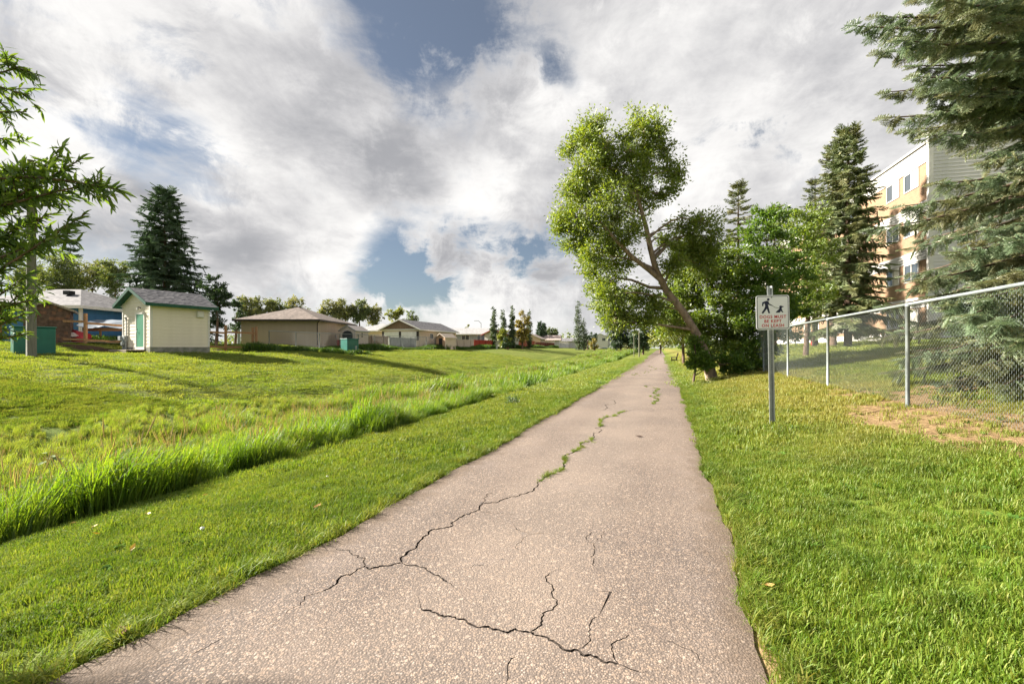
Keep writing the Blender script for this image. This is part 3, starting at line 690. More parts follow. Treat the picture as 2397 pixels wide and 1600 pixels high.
roof_gable(pump, -W, 0, 0, D, H1, .85, .38, grey_sh, dgreen, .09, 'y', .19)
MB().prism([(-W - .37, H1 - .215), (-W / 2, H1 + .80), (.37, H1 - .215), (.37, H1 - .19), (-W / 2, H1 + .83), (-W - .37, H1 - .19)], -.37, -.03, 'y').build('soffit', dgreen, pump)
dx0, dx1 = -1.62, -.72
mb = MB(); mb.box(dx0 - .1, dx0, -.06, -.0, H0, H0 + 2.13); mb.box(dx1, dx1 + .1, -.06, -.0, H0, H0 + 2.13); mb.box(dx0, dx1, -.06, -.0, H0 + 2.03, H0 + 2.13); mb.box(dx0 - .1, dx1 + .1, -.07, -.0, H0 - .16, H0)
mb.build('door_frame', white, pump)
dr = MB().box(dx0, dx1, -.046, -.036, H0 + .01, H0 + 2.03).build('door', doorg, pump)
MB().tube([(dx0 + .07, -.04, H0 + .98), (dx0 + .07, -.09, H0 + .98), (dx0 + .19, -.09, H0 + .97)], .016, 6).build('handle', galv, dr)
MB().tube([(dx0 + .07, -.036, H0 + 1.12), (dx0 + .07, -.065, H0 + 1.12)], .035, 8).build('deadbolt', galv, dr)
lx = (dx0 + dx1) / 2
lp = MB().tube([(lx, -.02, H0 + 2.42), (lx, -.10, H0 + 2.46), (lx, -.16, H0 + 2.40)], [.03, .035, .05], 8).build('wall_lamp', black, pump)
MB().tube([(lx, -.16, H0 + 2.41), (lx, -.17, H0 + 2.28)], [.05, .075], 10).build('lamp_shade', white, lp)
vb = MB().box(.02, .12, D - .80, D - .38, H0 + 1.95, H0 + 2.38).build('vent_hood', white, pump, bevel=.02)
MB().box(.121, .16, D - .76, D - .42, H0 + 1.98, H0 + 2.34).build('flap', white, vb, bevel=.01)
mx = -W + .62
MB().tube([(mx, -.06, H0 + .7), (mx, -.06, H0 + 1.75)], .03, 8).build('conduit', meterg, pump)
MB().tube([(mx - .04, -.07, H0 + 1.72), (mx + .02, -.1, H0 + 1.86), (mx + .10, -.09, H0 + 1.72)], [.04, .06, .03], 8).build('weatherhead', meterg, pump)
mtr = MB().box(mx - .62, mx - .28, -.28, -.02, H0 + .42, H0 + .68).box(mx - .28, mx + .06, -.20, -.02, H0 + .38, H0 + .72).build('meter_box', meterg, pump, bevel=.015)
MB().tube([(mx - .08, -.2, H0 + .2), (mx - .08, -.30, H0 + .2)], [.15, .13], 14).build('meter_dial', galv, mtr)
mb = MB(); mb.tube([(mx - .22, -.12, -.08), (mx - .22, -.12, H0 + .4)], .075, 8); mb.build('meter_pipe', meterg, pump)
MB().tube([(mx + .02, -.12, -.08), (mx + .02, -.12, H0 + .38)], .055, 8).build('meter_pipe', meterg, pump)
step = thing('wooden_step', 'low weathered plank step deck at the pump house door', 'step', (PX, PY, 1.12), prz)
for k in range(4): MB().box(-2.75, -.55, -.98 + .235 * k, -.98 + .235 * k + .225, .15, .19).build('deck_board', palew, step)
MB().box(-2.72, -.58, -.97, -.93, -.2, .149).build('side_board', greyw, step)
MB().box(-2.74, -2.70, -.92, -.06, -.2, .149).build('end_board', palew, step)
MB().box(-3.2, -2.76, -.95, -.25, -.04, .03).build('ramp_board', palew, step)

# ------------------------------------------------------------------ blue house, shingled shed and their yard
bh = thing('blue_house', 'blue clapboard house with white corner trim and hip roof', 'house', (-31.3, 31.0, 1.6))
MB().box(-10, 0, 0, 8, -.6, 2.86).build('wall', blue_s, bh)
lap(bh, 'siding_board', -10, 0, -.2, 2.86, .22, blue_s, -.001, 'x', -1)
lap(bh, 'siding_board', 0, 8, -.2, 2.86, .22, blue_s, .001, 'y', 1)
MB().box(-.10, .05, -.05, -.0, -.3, 2.86).build('corner_board', white, bh); MB().box(.0, .05, .001, .12, -.3, 2.86).build('corner_board', white, bh)
MB().tube([(.12, -.10, 2.7), (.12, -.10, -.2)], .05, 6).build('downspout', white, bh)
r = roof_hip(bh, -10, 0, 0, 8, 2.86, 1.75, .45, grey_sh, white, .2)
MB().box(-3.4, -2.9, 2.0, 2.45, 3.95, 4.25).build('roof_vent', black, r)
shing = mat('old_shingle', (.15, .095, .070), (.075, .048, .036), 5, .9, .4, 20)
shing2 = mat('rust_shingle', (.22, .11, .070), (.13, .068, .045), 5, .9, .4, 20)
ss = thing('shingled_shed', 'small dark brown shingled garden shed beside the blue house', 'shed', (-29.15, 26.8, 1.55), math.radians(42))
MB().prism([(-1, -.5), (1, -.5), (1, 2.3), (0, 2.75), (-1, 2.3)], 0, 2.2, 'y').build('wall', shing, ss)
for i in range(16):
    z0 = -.15 + i * .18; wdt = 1.0 if z0 + .18 < 2.3 else max(.06, 1 - (z0 + .18 - 2.3) / .45)
    x = -wdt
    while x < wdt - .05:
        ww = min(random.uniform(.16, .30), wdt - x); yo = random.uniform(.018, .04)
        MB().add([(x, -yo, z0 - random.uniform(0, .03)), (x + ww - .012, -yo, z0 - random.uniform(0, .03)), (x + ww - .012, -.008, z0 + .185), (x, -.008, z0 + .185), (x, 0, z0), (x + ww - .012, 0, z0)],
                 [(0, 1, 2, 3), (0, 4, 5, 1), (0, 3, 4), (1, 5, 2)]).build('shingle', shing2 if random.random() < .22 else shing, ss); x += ww
roof_gable(ss, -1, 1, 0, 2.2, 2.3, .45, .2, brown_sh, greyw, .07, 'y', .12)
window(ss, -.85, -.45, 1.1, 1.75, -.03, white)
tarp_s = mat('silver_tarp', (.085, .12, .16), (.055, .08, .11), 1.5, .45, .3, 3)
lt = thing('lean_to', 'cedar lean-to frame under a sagging silver blue tarp by the blue house', 'shelter', (-29.2, 30.2, 1.55))
for x in (0, 3.2):
    for y in (-1.1, 0): MB().box(x, x + .1, y, y + .1, -.5, 1.25).build('post', cedar, lt)
MB().box(-.05, 3.4, -1.12, -1.02, 1.02, 1.25).build('beam', cedar, lt)
V = []; F = []
for i in range(9):
    for j in range(5):
        x, y = -.4 + 4.2 * i / 8, -1.4 + 1.7 * j / 4; V.append((x, y, 1.32 + .62 * j / 4 + .05 * math.sin(i * 1.9 + j) - .10 * math.sin(math.pi * (i % 4) / 4)))
for i in range(8):
    for j in range(4): F.append((i * 5 + j, (i + 1) * 5 + j, (i + 1) * 5 + j + 1, i * 5 + j + 1))
MB().add(V, F).build('tarp', tarp_s, lt, True)
redt = mat('red_tarp', (.42, .030, .040), (.26, .018, .024), 3, .5, .3, 5); whit = mat('white_bag', (.55, .48, .48), (.40, .34, .34), 3, .7)
def lump(name, label, cat, loc, r, m, sq=1., seed=0, group=None):
    rr = random.Random(seed); n, k = 12, 7; V = []; F = []
    for j in range(k + 1):
        th = math.pi * .5 * j / k
        for i in range(n):
            a = 2 * math.pi * i / n; q = 1 + .22 * math.sin(3 * a + j + seed) + .10 * rr.uniform(-1, 1)
            V.append((r[0] * math.cos(th) * math.cos(a) * q, r[1] * math.cos(th) * math.sin(a) * q, r[2] * math.sin(th) * (1 + .12 * rr.uniform(-1, 1)) - .05))
    for j in range(k):
        for i in range(n): F.append((j * n + i, j * n + (i + 1) % n, (j + 1) * n + (i + 1) % n, (j + 1) * n + i))
    o = MB().add(V, F).build(name, m, None, True); o.location = loc; return tag(o, label, cat, group)
lump('tarp_heap', 'crumpled red tarp heaped against the blue house wall', 'tarp', (-29.0, 28.5, 1.55), (1.0, .6, 1.05), redt, seed=2)
lump('white_sack', 'white sack lying on the red tarp heap', 'sack', (-28.9, 28.0, 2.2), (.35, .3, .28), whit, seed=5)
for k, (x, y, a) in enumerate(((-27.6, 27.6, .3), (-26.2, 28.0, -.1), (-27.0, 28.3, .15))):
    o = MB().bar((-1.1, 0, 0), (1.1, 0, .1), .14, .035).build('loose_plank', greyw); o.location = (x, y, Gf(x, y) + .12 + .05 * k); o.rotation_euler = (0, .03, a)
    tag(o, 'loose grey plank lying in the yard behind the rail fence', 'plank', 'loose planks behind the rail fence')

# cedar rail fence: every bay is posts and rails
rf = thing('rail_fence', 'new cedar post and rail fence running behind the pump house', 'fence', (0, 0, 0))
rp = [(-36.2, 25.6), (-31.9, 26.6), (-27.55, 27.6), (-22.25, 33.2), (-20.95, 35.0)]
for i, (x, y) in enumerate(rp):
    g = Gf(x, y); MB().box(x - .07, x + .07, y - .07, y + .07, g - .3, g + 2.02).build('post', cedar, rf)
MB().box(-21.35, -21.2, 35.0, 35.15, Gf(-21.2, 35) - .3, Gf(-21.2, 35) + 1.95).build('post', cedar, rf)
for a, b in ((0, 1), (1, 2), (3, 4)):
    for hgt in (1.48, .33):
        (xa, ya), (xb, yb) = rp[a], rp[b]
        MB().bar((xa, ya - .09, Gf(xa, ya) + hgt), (xb, yb - .09, Gf(xb, yb) + hgt), .045, .14).build('rail', cedar, rf)
for (xa, ya), (xb, yb) in (((-27.55, 27.6), (-24.2, 30.6)), ((-24.2, 30.6), (-22.25, 33.2))):
    for hgt in (1.40, .30): MB().bar((xa, ya - .09, Gf(xa, ya) + hgt), (xb, yb - .09, Gf(xb, yb) + hgt), .045, .14).build('rail', cedar, rf)

# ------------------------------------------------------------------ green cabinets, poles
cb = thing('transformer_cabinet', 'big teal electrical cabinet standing behind the utility pole', 'cabinet', ground_at(-24.1, 21.6), math.radians(54))
MB().box(-.72, .72, 0, 1.3, -.2, 1.36).build('body', teal, cb, bevel=.05)
MB().box(-.76, .76, -.04, 1.34, 1.361, 1.42).build('lid', teal, cb, bevel=.015)
MB().box(-.30, -.16, -.012, 0, 1.12, 1.26).build('warning_plate', white, cb)
MB().box(-.735, -.721, .3, .38, .55, .75).build('latch', galv_d, cb)
cb2 = thing('transformer_cabinet', 'teal electrical cabinet in weeds before the chain link fence', 'cabinet', ground_at(-14.9, 39.2), math.radians(-41))
MB().box(-.62, .62, -.55, .55, -.2, 1.26).build('body', teal, cb2, bevel=.04)
MB().box(-.66, .66, -.59, .59, 1.261, 1.33).build('lid', teal, cb2, bevel=.015)
mk = MB().tube([(0, 0, -.2), (0, 0, .62)], .06, 8).tube([(0, 0, .621), (0, 0, .74)], .085, 8).build('marker_post', meterg)
mk.location = ground_at(-14.1, 38.6); tag(mk, 'short grey marker post beside the cabinet in the weeds', 'post')
pd = MB().box(-.16, .16, -.16, .16, -.2, .78).box(-.2, .2, -.2, .2, .781, .9).build('utility_pedestal', meterg, None); pd.location = ground_at(-2.7, 76)
tag(pd, 'small grey utility pedestal below the bright red fence', 'pedestal')
up = thing('utility_pole', 'wooden utility pole beside the teal cabinet', 'pole', ground_at(-22.5, 20.0))
MB().tube([(0, 0, -.3), (0, 0, 4), (0, 0, 9.2)], [.175, .165, .14], 14).build('shaft', polew, up, True)
MB().box(-.08, .08, -.19, -.175, 1.9, 2.0).build('tag_plate', galv_d, up)
def pole(px, Z, h, label, r=.12, arm=None, m=None):
    x = (px - 1198.5) * Z / 1000; o = thing('street_pole', label, 'pole', ground_at(x, Z))
    MB().tube([(0, 0, -.3), (0, 0, h)], [r, r * .75], 8).build('shaft', m or galv, o)
    if arm: MB().tube([(0, 0, h - .1), (arm * .4, 0, h + .5), (arm, 0, h + .45)], .06, 6).build('arm', galv, o)
    return o
pole(559, 62, 5.6, 'pale blue metal pole left of the tan house', .22)
pole(975, 78, 4.9, 'street lamp arm above the garage roof', .08, -1.2)
pole(1126, 100, 5.4, 'thin pole with side arm behind the long grey roof', .10, -1.6)
pole(1297, 150, 6.6, 'pale pole in front of the round dark tree', .14)
pole(1389, 150, 5.4, 'pale pole beside the yellow shrub', .13)
pole(1484, 75, 5.0, 'slim grey pole standing at the ditch before dark trees', .07, None, polew)
pole(1496, 72, 4.4, 'thicker wooden pole standing at the ditch before dark trees', .11, None, polew)

# ------------------------------------------------------------------ chain link fences
def chain_fence(name, label, posts, height, wire_r, cell, post_r, rail_r, full=True):
    """posts: ground points. Posts, rails, ties are parts, the wire is one woven part."""
    o = thing(name, label, 'fence')
    tops = []
    for (x, y) in posts:
        g = Gf(x, y); MB().tube([(x, y, g - .3), (x, y, g + height)], post_r, 10).build('post', galv, o, True)
        c = MB().tube([(x, y, g + height - .03), (x, y, g + height + .035)], [post_r * 1.25, post_r * .9], 10).build('post_cap', galv, o, True)
        tops.append(Vector((x, y, g + height)))
    for a, b in zip(tops[:-1], tops[1:]): MB().tube([a, b], rail_r, 8).build('rail', galv, o, True)
    Vs, Fs, b0 = [], [], 0
    for a, b in zip(tops[:-1], tops[1:]):
        L = (b - a).length; d = (b - a) / L; dn = Vector((-d.y, d.x, 0)).normalized(); n = int(L / cell); hh = height - .04; m = int(hh / cell)
        off = -dn * (post_r + wire_r)
        for i in range(n + 1):
            pts = []
            for j in range(m + 2):
                s = (i + (.5 if (i + j) % 2 else -.5) * 1.05) * cell; zt = .035 - j * (hh + .035) / (m + 1)
                pts.append(a + d * s + Vector((0, 0, zt)) + off * (1 + (.35 if (i + j) % 2 else -.35)))
            pts = np.array([tuple(p) for p in pts]); k = len(pts); T = np.gradient(pts, axis=0); T /= np.linalg.norm(T, axis=1)[:, None]
            A = np.cross(T, np.array([dn.x, dn.y, 0])); A /= np.linalg.norm(A, axis=1)[:, None]; B = np.cross(T, A)
            ring = np.stack([pts + wire_r * A, pts + wire_r * (-.5 * A + .866 * B), pts + wire_r * (-.5 * A - .866 * B)], 1).reshape(-1, 3)
            q = np.arange(k - 1)[:, None] * 3
            f = np.concatenate([np.concatenate([q + e, q + (e + 1) % 3, q + 3 + (e + 1) % 3, q + 3 + e], 1) for e in range(3)]) + b0
            Vs.append(ring); Fs.append(f); b0 += len(ring)
    wm = link('wire_mesh', np_mesh('wire_mesh', np.vstack(Vs), np.vstack(Fs), galv), o); wm['kind'] = 'stuff'
    if full:
        for (x, y), tp in zip(posts, tops):
            for f_ in (.25, .5, .75):
                z_ = tp.z - height * f_; MB().tube([(x - post_r * 1.3, y - post_r, z_), (x, y - post_r * 1.6, z_ + .004), (x + post_r * 1.3, y - post_r, z_)], .003, 4).build('wire_tie', galv, o)
    return o
chain_fence('chain_link_fence', 'galvanised chain link fence in front of the apartment lawn', [(float(XU(4.25, y)), y) for y in (-3.14, 0., 3.14, 6.28, 9.42, 12.56, 15.7, 18.84, 22.)], 1.5, .0016, .031, .027, .021)
chain_fence('chain_link_fence', 'long chain link fence before the tan house', [(float(XS(-31.0, y)), y) for y in np.arange(36.3, 63, 2.6)], 1.75, .003, .075, .035, .024, False)
wp = MB().tube([(0, 0, -.2), (0, 0, 1.45)], .03, 8).tube([(0, 0, 1.451), (0, 0, 1.5)], .04, 8).build('lawn_post', white); wp.location = ground_at(16.3, 23.8)
tag(wp, 'slim white post standing in the apartment lawn', 'post')

# ------------------------------------------------------------------ dog leash sign
sg = thing('leash_sign', 'white dog leash sign on a perforated steel post beside the path', 'sign', ground_at(4.08, 6.7), math.radians(-4))
sg.rotation_euler = (0, math.radians(-1.0), math.radians(-4)); PH = 2.2
mb = MB()
prof = [(-.043, .012), (-.026, .012), (-.016, -.022), (.016, -.022), (.026, .012), (.043, .012), (.043, .008), (.029, .008), (.019, -.026), (-.019, -.026), (-.029, .008), (-.043, .008)]
mb.prism([(a, -b) for a, b in prof], -.4, PH, 'z').build('post', mat('sign_post_steel', (.50, .52, .52), (.38, .40, .40), 10, .5, metal=.2), sg)
mb = MB()
for k in range(60): mb.tube([(0, .0225, .03 + k * .036), (0, .0268, .03 + k * .036)], .0055, 6)
o = mb.build('post_holes', black, sg); o['kind'] = 'stuff'; o.location = (0, -.0495, 0)
SW, SH, SCZ = .500, .537, PH - .148 - .2685
def rrect(w_, h_, r, n=6):
    P = []
    for cx, cy, a0 in ((w_ / 2 - r, h_ / 2 - r, 0), (-w_ / 2 + r, h_ / 2 - r, 90), (-w_ / 2 + r, -h_ / 2 + r, 180), (w_ / 2 - r, -h_ / 2 + r, 270)):
        for k in range(n + 1):
            a = math.radians(a0 + 90 * k / n); P.append((cx + r * math.cos(a), cy + r * math.sin(a)))
    return P
signw = mat('sign_white', (.86, .86, .86), (.80, .80, .81), 3, .4); ink = mat('navy_ink', (.022, .026, .055), (.018, .02, .045), 5, .5); redi = mat('red_ink', (.62, .045, .040), (.52, .035, .03), 5, .5)
pan = MB().prism(rrect(SW, SH, .035), -.034, -.031, 'y').build('panel', signw, sg); pan.location = (.022, 0, SCZ)
out_, inn = rrect(SW - .028, SH - .028, .028), rrect(SW - .044, SH - .044, .022); n = len(out_)
MB().add([(a, -.0355, b) for a, b in out_] + [(a, -.0355, b) for a, b in inn] + [(a, -.0338, b) for a, b in out_], [(i, (i + 1) % n, (i + 1) % n + n, i + n) for i in range(n)]).build('border', ink, pan)
def sp(q): return ((q[0] - 277.5) / 4.236 * .0067, (360 - q[1]) / 4.236 * .0067)
def decal(polys, name, m):
    mb = MB()
    for P in polys: mb.prism([sp(q) for q in P], -.0358, -.0341, 'y')
    return mb.build(name, m, pan)
circ = lambda cx, cy, r: [(cx + r * math.cos(k * .4488), cy + r * math.sin(k * .4488)) for k in range(14)]
decal([circ(237, 231, 12.5), [(222, 244), (238, 248), (246, 272), (274, 288), (277, 296), (240, 284), (233, 274), (238, 302), (246, 340), (252, 366), (238, 369), (222, 322), (205, 346), (185, 371), (171, 361), (196, 326), (207, 296), (203, 268), (191, 274), (188, 296), (177, 294), (179, 260), (200, 250)]], 'walker_pictogram', ink)
decal([[(346, 297), (356, 293), (366, 299), (383, 302), (378, 310), (366, 311), (362, 322), (368, 342), (379, 361), (367, 361), (354, 346), (346, 362), (309, 363), (306, 358), (318, 346), (336, 330), (345, 318)], [(345, 318), (346, 297), (341, 300), (342, 316)]], 'dog_pictogram', ink)
decal([[(274, 290), (300, 309), (342, 317), (342, 320), (299, 313), (273, 293)]], 'leash_pictogram', ink)
for txt, zc in (('DOGS MUST', 404), ('BE KEPT', 447), ('ON LEASH', 490)):
    cu = bpy.data.curves.new('lettering', 'FONT'); cu.body = txt; cu.size = .066; cu.align_x = 'CENTER'; cu.align_y = 'CENTER'; cu.extrude = .0008; cu.space_character = 1.12; cu.offset = .0012; cu.resolution_u = 3
    tmp = bpy.data.objects.new('lettering', cu); COL.objects.link(tmp); dg = bpy.context.evaluated_depsgraph_get()
    me = bpy.data.meshes.new_from_object(tmp.evaluated_get(dg)); COL.objects.unlink(tmp); bpy.data.objects.remove(tmp); bpy.data.curves.remove(cu)
    me.materials.clear(); me.materials.append(redi); o = link('lettering', me, pan); o.rotation_euler = (math.radians(90), 0, 0); o.location = (0, -.0352, sp((277, zc))[1])
for z_ in (.235, -.225): MB().tube([(-.022 + .006, -.0335, z_), (-.022 + .006, -.041, z_)], .009, 8).build('bolt', galv, pan)

# ------------------------------------------------------------------ bench
bn = thing('park_bench', 'dark wooden park bench facing the path', 'bench', ground_at(15.75, 41.5), math.radians(-20))
dw = mat('dark_bench_wood', (.060, .040, .030), (.035, .024, .019), 6, .7)
for y in (-.8, .8):
    MB().bar((-.24, y, -.2), (-.22, y, .44), .08, .08).build('leg', dw, bn); MB().bar((.26, y, -.2), (.22, y, .40), .08, .08).build('leg', dw, bn)
    MB().bar((.22, y, .40), (.36, y, .88), .07, .07).build('back_post', dw, bn); MB().bar((-.24, y, .2), (.24, y, .2), .05, .07).build('stretcher', dw, bn)
for k in range(4): MB().box(-.27 + .135 * k, -.15 + .135 * k, -.95, .95, .44, .48).build('seat_slat', dw, bn)
for k in range(3): MB().bar((.265 + .042 * k, -.95, .56 + .14 * k), (.265 + .042 * k, .95, .56 + .14 * k), .03, .11).build('back_slat', dw, bn)

# ------------------------------------------------------------------ houses and fences along the back of the lawn
th = thing('tan_house', 'tan clapboard house with wide brown hip roof behind chain link fence', 'house', (-24.0, 44.0, 1.62))
MB().box(-3.9, 3.9, 0, 9.4, -.8, 2.7).build('wall', tan_s, th)
lap(th, 'siding_board', -3.9, 3.9, -.1, 2.7, .24, tan_s, -.001, 'x', -1)
lap(th, 'siding_board', 0, 9.4, -.1, 2.7, .24, tan_s, 3.901, 'y', 1)
fas = mat('dark_fascia', (.045, .036, .032), (.035, .028, .025), 4, .6)
r = roof_hip(th, -3.9, 3.9, 0, 9.4, 2.7, 1.65, .55, brown_sh, fas, .16)
MB().box(-.35, .05, 4.0, 4.4, 4.15, 4.42).build('roof_vent', brown_sh, r)
MB().tube([(4.35, -.35, 2.62), (3.98, -.06, 2.35), (3.98, -.06, .12), (4.3, -.2, -.05), (5.1, -.35, -.15)], .05, 6).build('downspout', fas, th)
MB().box(3.92, 3.99, 4.6, 4.75, 1.0, 1.25).build('meter', galv_d, th)
mw = thing('leaning_barrow', 'upturned red wheelbarrow leaning on the tan house wall', 'wheelbarrow', (-18.9, 47.0, 1.55), math.radians(60))
MB().add([(-.35, 0, 0), (.35, 0, 0), (.25, .35, .75), (-.25, .35, .75), (-.25, .16, .12), (.25, .16, .12)], [(0, 1, 2, 3), (0, 4, 5, 1), (0, 3, 4), (1, 5, 2), (4, 3, 2, 5)]).build('tray', mat('faded_red', (.45, .14, .11), (.33, .10, .08), 4, .6), mw)
for s in (-1, 1): MB().tube([(.2 * s, .1, .1), (.24 * s, .42, 1.05), (.2 * s, .5, 1.35)], .022, 6).build('handle', galv, mw)

bs = thing('plastic_shed', 'beige plastic storage shed with dark arched window by the tan house', 'shed', (-17.9, 46.5, 1.55), math.radians(-12))
beige = mat('beige_plastic', (.56, .49, .43), (.50, .43, .38), 2, .55); dgrey = mat('dark_panel', (.045, .055, .058), (.03, .038, .04), 3, .4)
MB().prism([(-.95, -.3), (.95, -.3), (.95, 1.75), (0, 2.3), (-.95, 1.75)], 0, 2.6, 'y').build('wall', beige, bs)
roof_gable(bs, -.95, .95, 0, 2.6, 1.75, .55, .12, beige, galv_d, .06, 'y', .08)
MB().prism([(-.62, .9), (.62, .9), (.62, 1.45), (.35, 1.68), (0, 1.76), (-.35, 1.68), (-.62, 1.45)], -.025, -.003, 'y').build('window', dgrey, bs)
MB().box(-.62, .62, -.02, -.003, -.1, .85).build('door', beige, bs)
for z_ in (1.35, 1.05): MB().box(.953, .97, 1.2, 1.4, z_, z_ + .2).build('vent', dgrey, bs)

def simple_house(name, label, X, Y, z0, w_, d_, h, rise, oh, wallm, roofm, fm, kind='hip', along='x', rz=0., wins=(), step=.25):
    o = thing(name, label, 'house', (X, Y, z0), rz)
    if kind == 'hip':
        MB().box(-w_ / 2, w_ / 2, 0, d_, -.6, h).build('wall', wallm, o); roof_hip(o, -w_ / 2, w_ / 2, 0, d_, h, rise, oh, roofm, fm, .15)
    else:
        if along == 'y': MB().prism([(-w_ / 2, -.6), (w_ / 2, -.6), (w_ / 2, h), (0, h + rise), (-w_ / 2, h)], 0, d_, 'y').build('wall', wallm, o)
        else: MB().prism([(0, -.6), (d_, -.6), (d_, h), (d_ / 2, h + rise), (0, h)], -w_ / 2, w_ / 2, 'x').build('wall', wallm, o)
        roof_gable(o, -w_ / 2, w_ / 2, 0, d_, h, rise, oh, roofm, fm, .1, along, .16)
    for (a, b, c, d) in wins: window(o, a, b, c, d, -.005, white)
    return o
cream_w = mat('pale_stucco', (.55, .45, .33), (.50, .41, .30), 2, .8)
greyp = mat('grey_paint', (.34, .36, .38), (.28, .30, .32), 2, .7); whitep = mat('white_siding', (.66, .63, .60), (.58, .55, .53), 2, .6)
simple_house('bungalow', 'pale bungalow with light grey roof behind the plastic shed', -22.0, 69, 1.75, 7.5, 8, 2.45, 1.35, .5, cream_w, light_sh, white)
gg = simple_house('gable_garage', 'garage with brown gable and two white overhead doors', -16.2, 62.0, 1.7, 6.3, 12, 2.45, 1.35, .45, cream_w, grey_sh, white, 'gable', 'y', math.radians(-18))
oldb = mat('old_brown_board', (.26, .17, .12), (.15, .10, .075), 2, .85, stretch=(9, 9, 1))
MB().prism([(-3.1, 2.46), (3.1, 2.46), (0, 3.78)], -.03, -.002, 'y').build('gable_boarding', oldb, gg)
for a in (-2.75, .15): MB().box(a, a + 2.5, -.03, -.004, -.1, 2.05).build('overhead_door', white, gg)
for a in (-3.1, -.25, 2.65): MB().box(a, a + .38, -.02, -.004, .8, 2.1).build('shutter', fas, gg)
MB().box(-3.2, 3.2, -.06, -.031, 2.32, 2.46).build('trim_board', white, gg)
window(gg, 3.0, 4.0, 1.1, 1.9, 3.15, white, 'y', 1); window(gg, 6.0, 7.0, 1.1, 1.9, 3.15, white, 'y', 1)
hut = thing('wooden_hut', 'small peach wooden garden hut with pale roof behind the weeds', 'hut', (-10.3, 61.6, 1.45), math.radians(-30))
peach = mat('peach_board', (.58, .36, .22), (.48, .29, .18), 3, .8, stretch=(8, 8, 1)); palew2 = mat('pale_board', (.66, .55, .45), (.56, .46, .37), 3, .8, stretch=(8, 8, 1))
hut.scale = (1.15, 1.3, 1.15)
MB().prism([(-.7, -.4), (.7, -.4), (.7, 1.3), (0, 1.75), (-.7, 1.3)], 0, 1.9, 'y').build('wall', peach, hut)
MB().box(.702, .73, 0, 1.9, -.3, 1.3).build('side_panel', palew2, hut)
roof_gable(hut, -.7, .7, 0, 1.9, 1.3, .45, .14, palew2, palew2, .06, 'y', .08)
MB().box(-.25, .3, -.02, -.003, -.1, 1.2).build('door', fas, hut)
simple_house('long_bungalow', 'long bungalow with flat grey roof and dark windows behind the beige fence', -9.0, 88, 1.95, 10.5, 8, 2.35, 1.3, .4, greyp, light_sh, white, 'gable', 'x', 0., ((-4.6, -3.2, 1.0, 2.1), (-1.4, .2, 1.0, 2.1), (1.8, 3.4, 1.0, 2.1)))
rg = simple_house('red_trim_house', 'small house with red roof edge behind the bright red fence', -3.6, 86, 1.95, 4.2, 9, 2.3, .9, .5, whitep, grey_sh, mat('red_trim', (.45, .10, .06), (.36, .08, .05), 4, .6), 'gable', 'y', math.radians(-20))
simple_house('pink_roof_house', 'low house with pale pink roof behind the red brown fences', 9.8, 132, 2.0, 9.5, 9, 1.9, 1.5, .5, whitep, pink_sh, white, 'gable', 'x', math.radians(-8))
simple_house('pink_gable_house', 'peach gabled house behind the tall columnar trees', 5.0, 120, 2.0, 6, 8, 2.1, 1.3, .4, cream_w, pink_sh, white, 'gable', 'y', math.radians(-14))
simple_house('grey_roof_house', 'low white house with grey roof behind the white fence', 18.5, 150, 2.0, 9, 9, 1.8, 1.0, .4, whitep, grey_sh, white, 'gable', 'x', math.radians(-8))
fw = simple_house('two_storey_house', 'far white two storey house half hidden by shrubs', 34, 165, 2.1, 6, 9, 3.6, 1.2, .3, whitep, light_sh, white, 'gable', 'y', math.radians(-10), ((-2.2, -1.0, 2.0, 3.2), (.8, 2.0, 2.0, 3.2)))
simple_house('two_storey_house', 'second far white two storey house beside dark trees', 41, 172, 2.1, 6, 9, 4.2, 1.4, .3, whitep, light_sh, white, 'gable', 'y', math.radians(-10), ((-2.2, -1.0, 2.2, 3.4),))

def board_fence(label, y0, y1, u, h, m, cap=True, bw=.14, dz=0.):
    (xa, xb) = float(XS(u, y0)), float(XS(u, y1)); o = thing('board_fence', label, 'fence', (xa, y0, Gf(xa, y0)))
    L = math.hypot(xb - xa, y1 - y0); d = Vector(((xb - xa) / L, (y1 - y0) / L, 0)); g0 = Gf(xa, y0); mb = MB(); nb = int(L / bw)
    for k in range(nb):
        p = d * (k * bw + bw / 2); g = Gf(xa + p.x, y0 + p.y) - g0 + dz; hh = h + random.uniform(-.02, .02); yo = random.uniform(0, .012)
        nrm = Vector((d.y, -d.x, 0)) * yo
        mb.bar(p + nrm + Vector((0, 0, g - .3)), p + nrm + Vector((0, 0, g + hh)), bw * .93, .02, Vector((-d.y, d.x, 0)))
    s = mb.build('boards', m, o); s['kind'] = 'stuff'
    for k in range(int(L / 2.4) + 1):
        p = d * min(L, k * 2.4); g = Gf(xa + p.x, y0 + p.y) - g0 + dz; nrm = Vector((d.y, -d.x, 0)) * .06
        MB().bar(p + nrm + Vector((0, 0, g - .3)), p + nrm + Vector((0, 0, g + h + .08)), .1, .1, d).build('post', m, o)
    if cap:
        ga, gb = dz, Gf(xb, y1) - g0 + dz; MB().bar(Vector((0, 0, ga + h - .12)) + Vector((d.y, -d.x, 0)) * .035, d * L + Vector((0, 0, gb + h - .12)) + Vector((d.y, -d.x, 0)) * .035, .03, .1).build('rail', m, o)
    return o
fw_ = lambda n, c, c2: mat(n, c, c2, 1.5, .85, stretch=(7, 7, 1))
board_fence('weathered brown grey board fence below the brown gable garage', 49.5, 55, -33, 1.5, fw_('brown_grey_fence', (.30, .23, .17), (.21, .16, .12)))
board_fence('cool grey board fence next to the wooden hut', 55.1, 61, -33, 1.4, fw_('cool_grey_fence', (.27, .28, .28), (.19, .20, .20)))
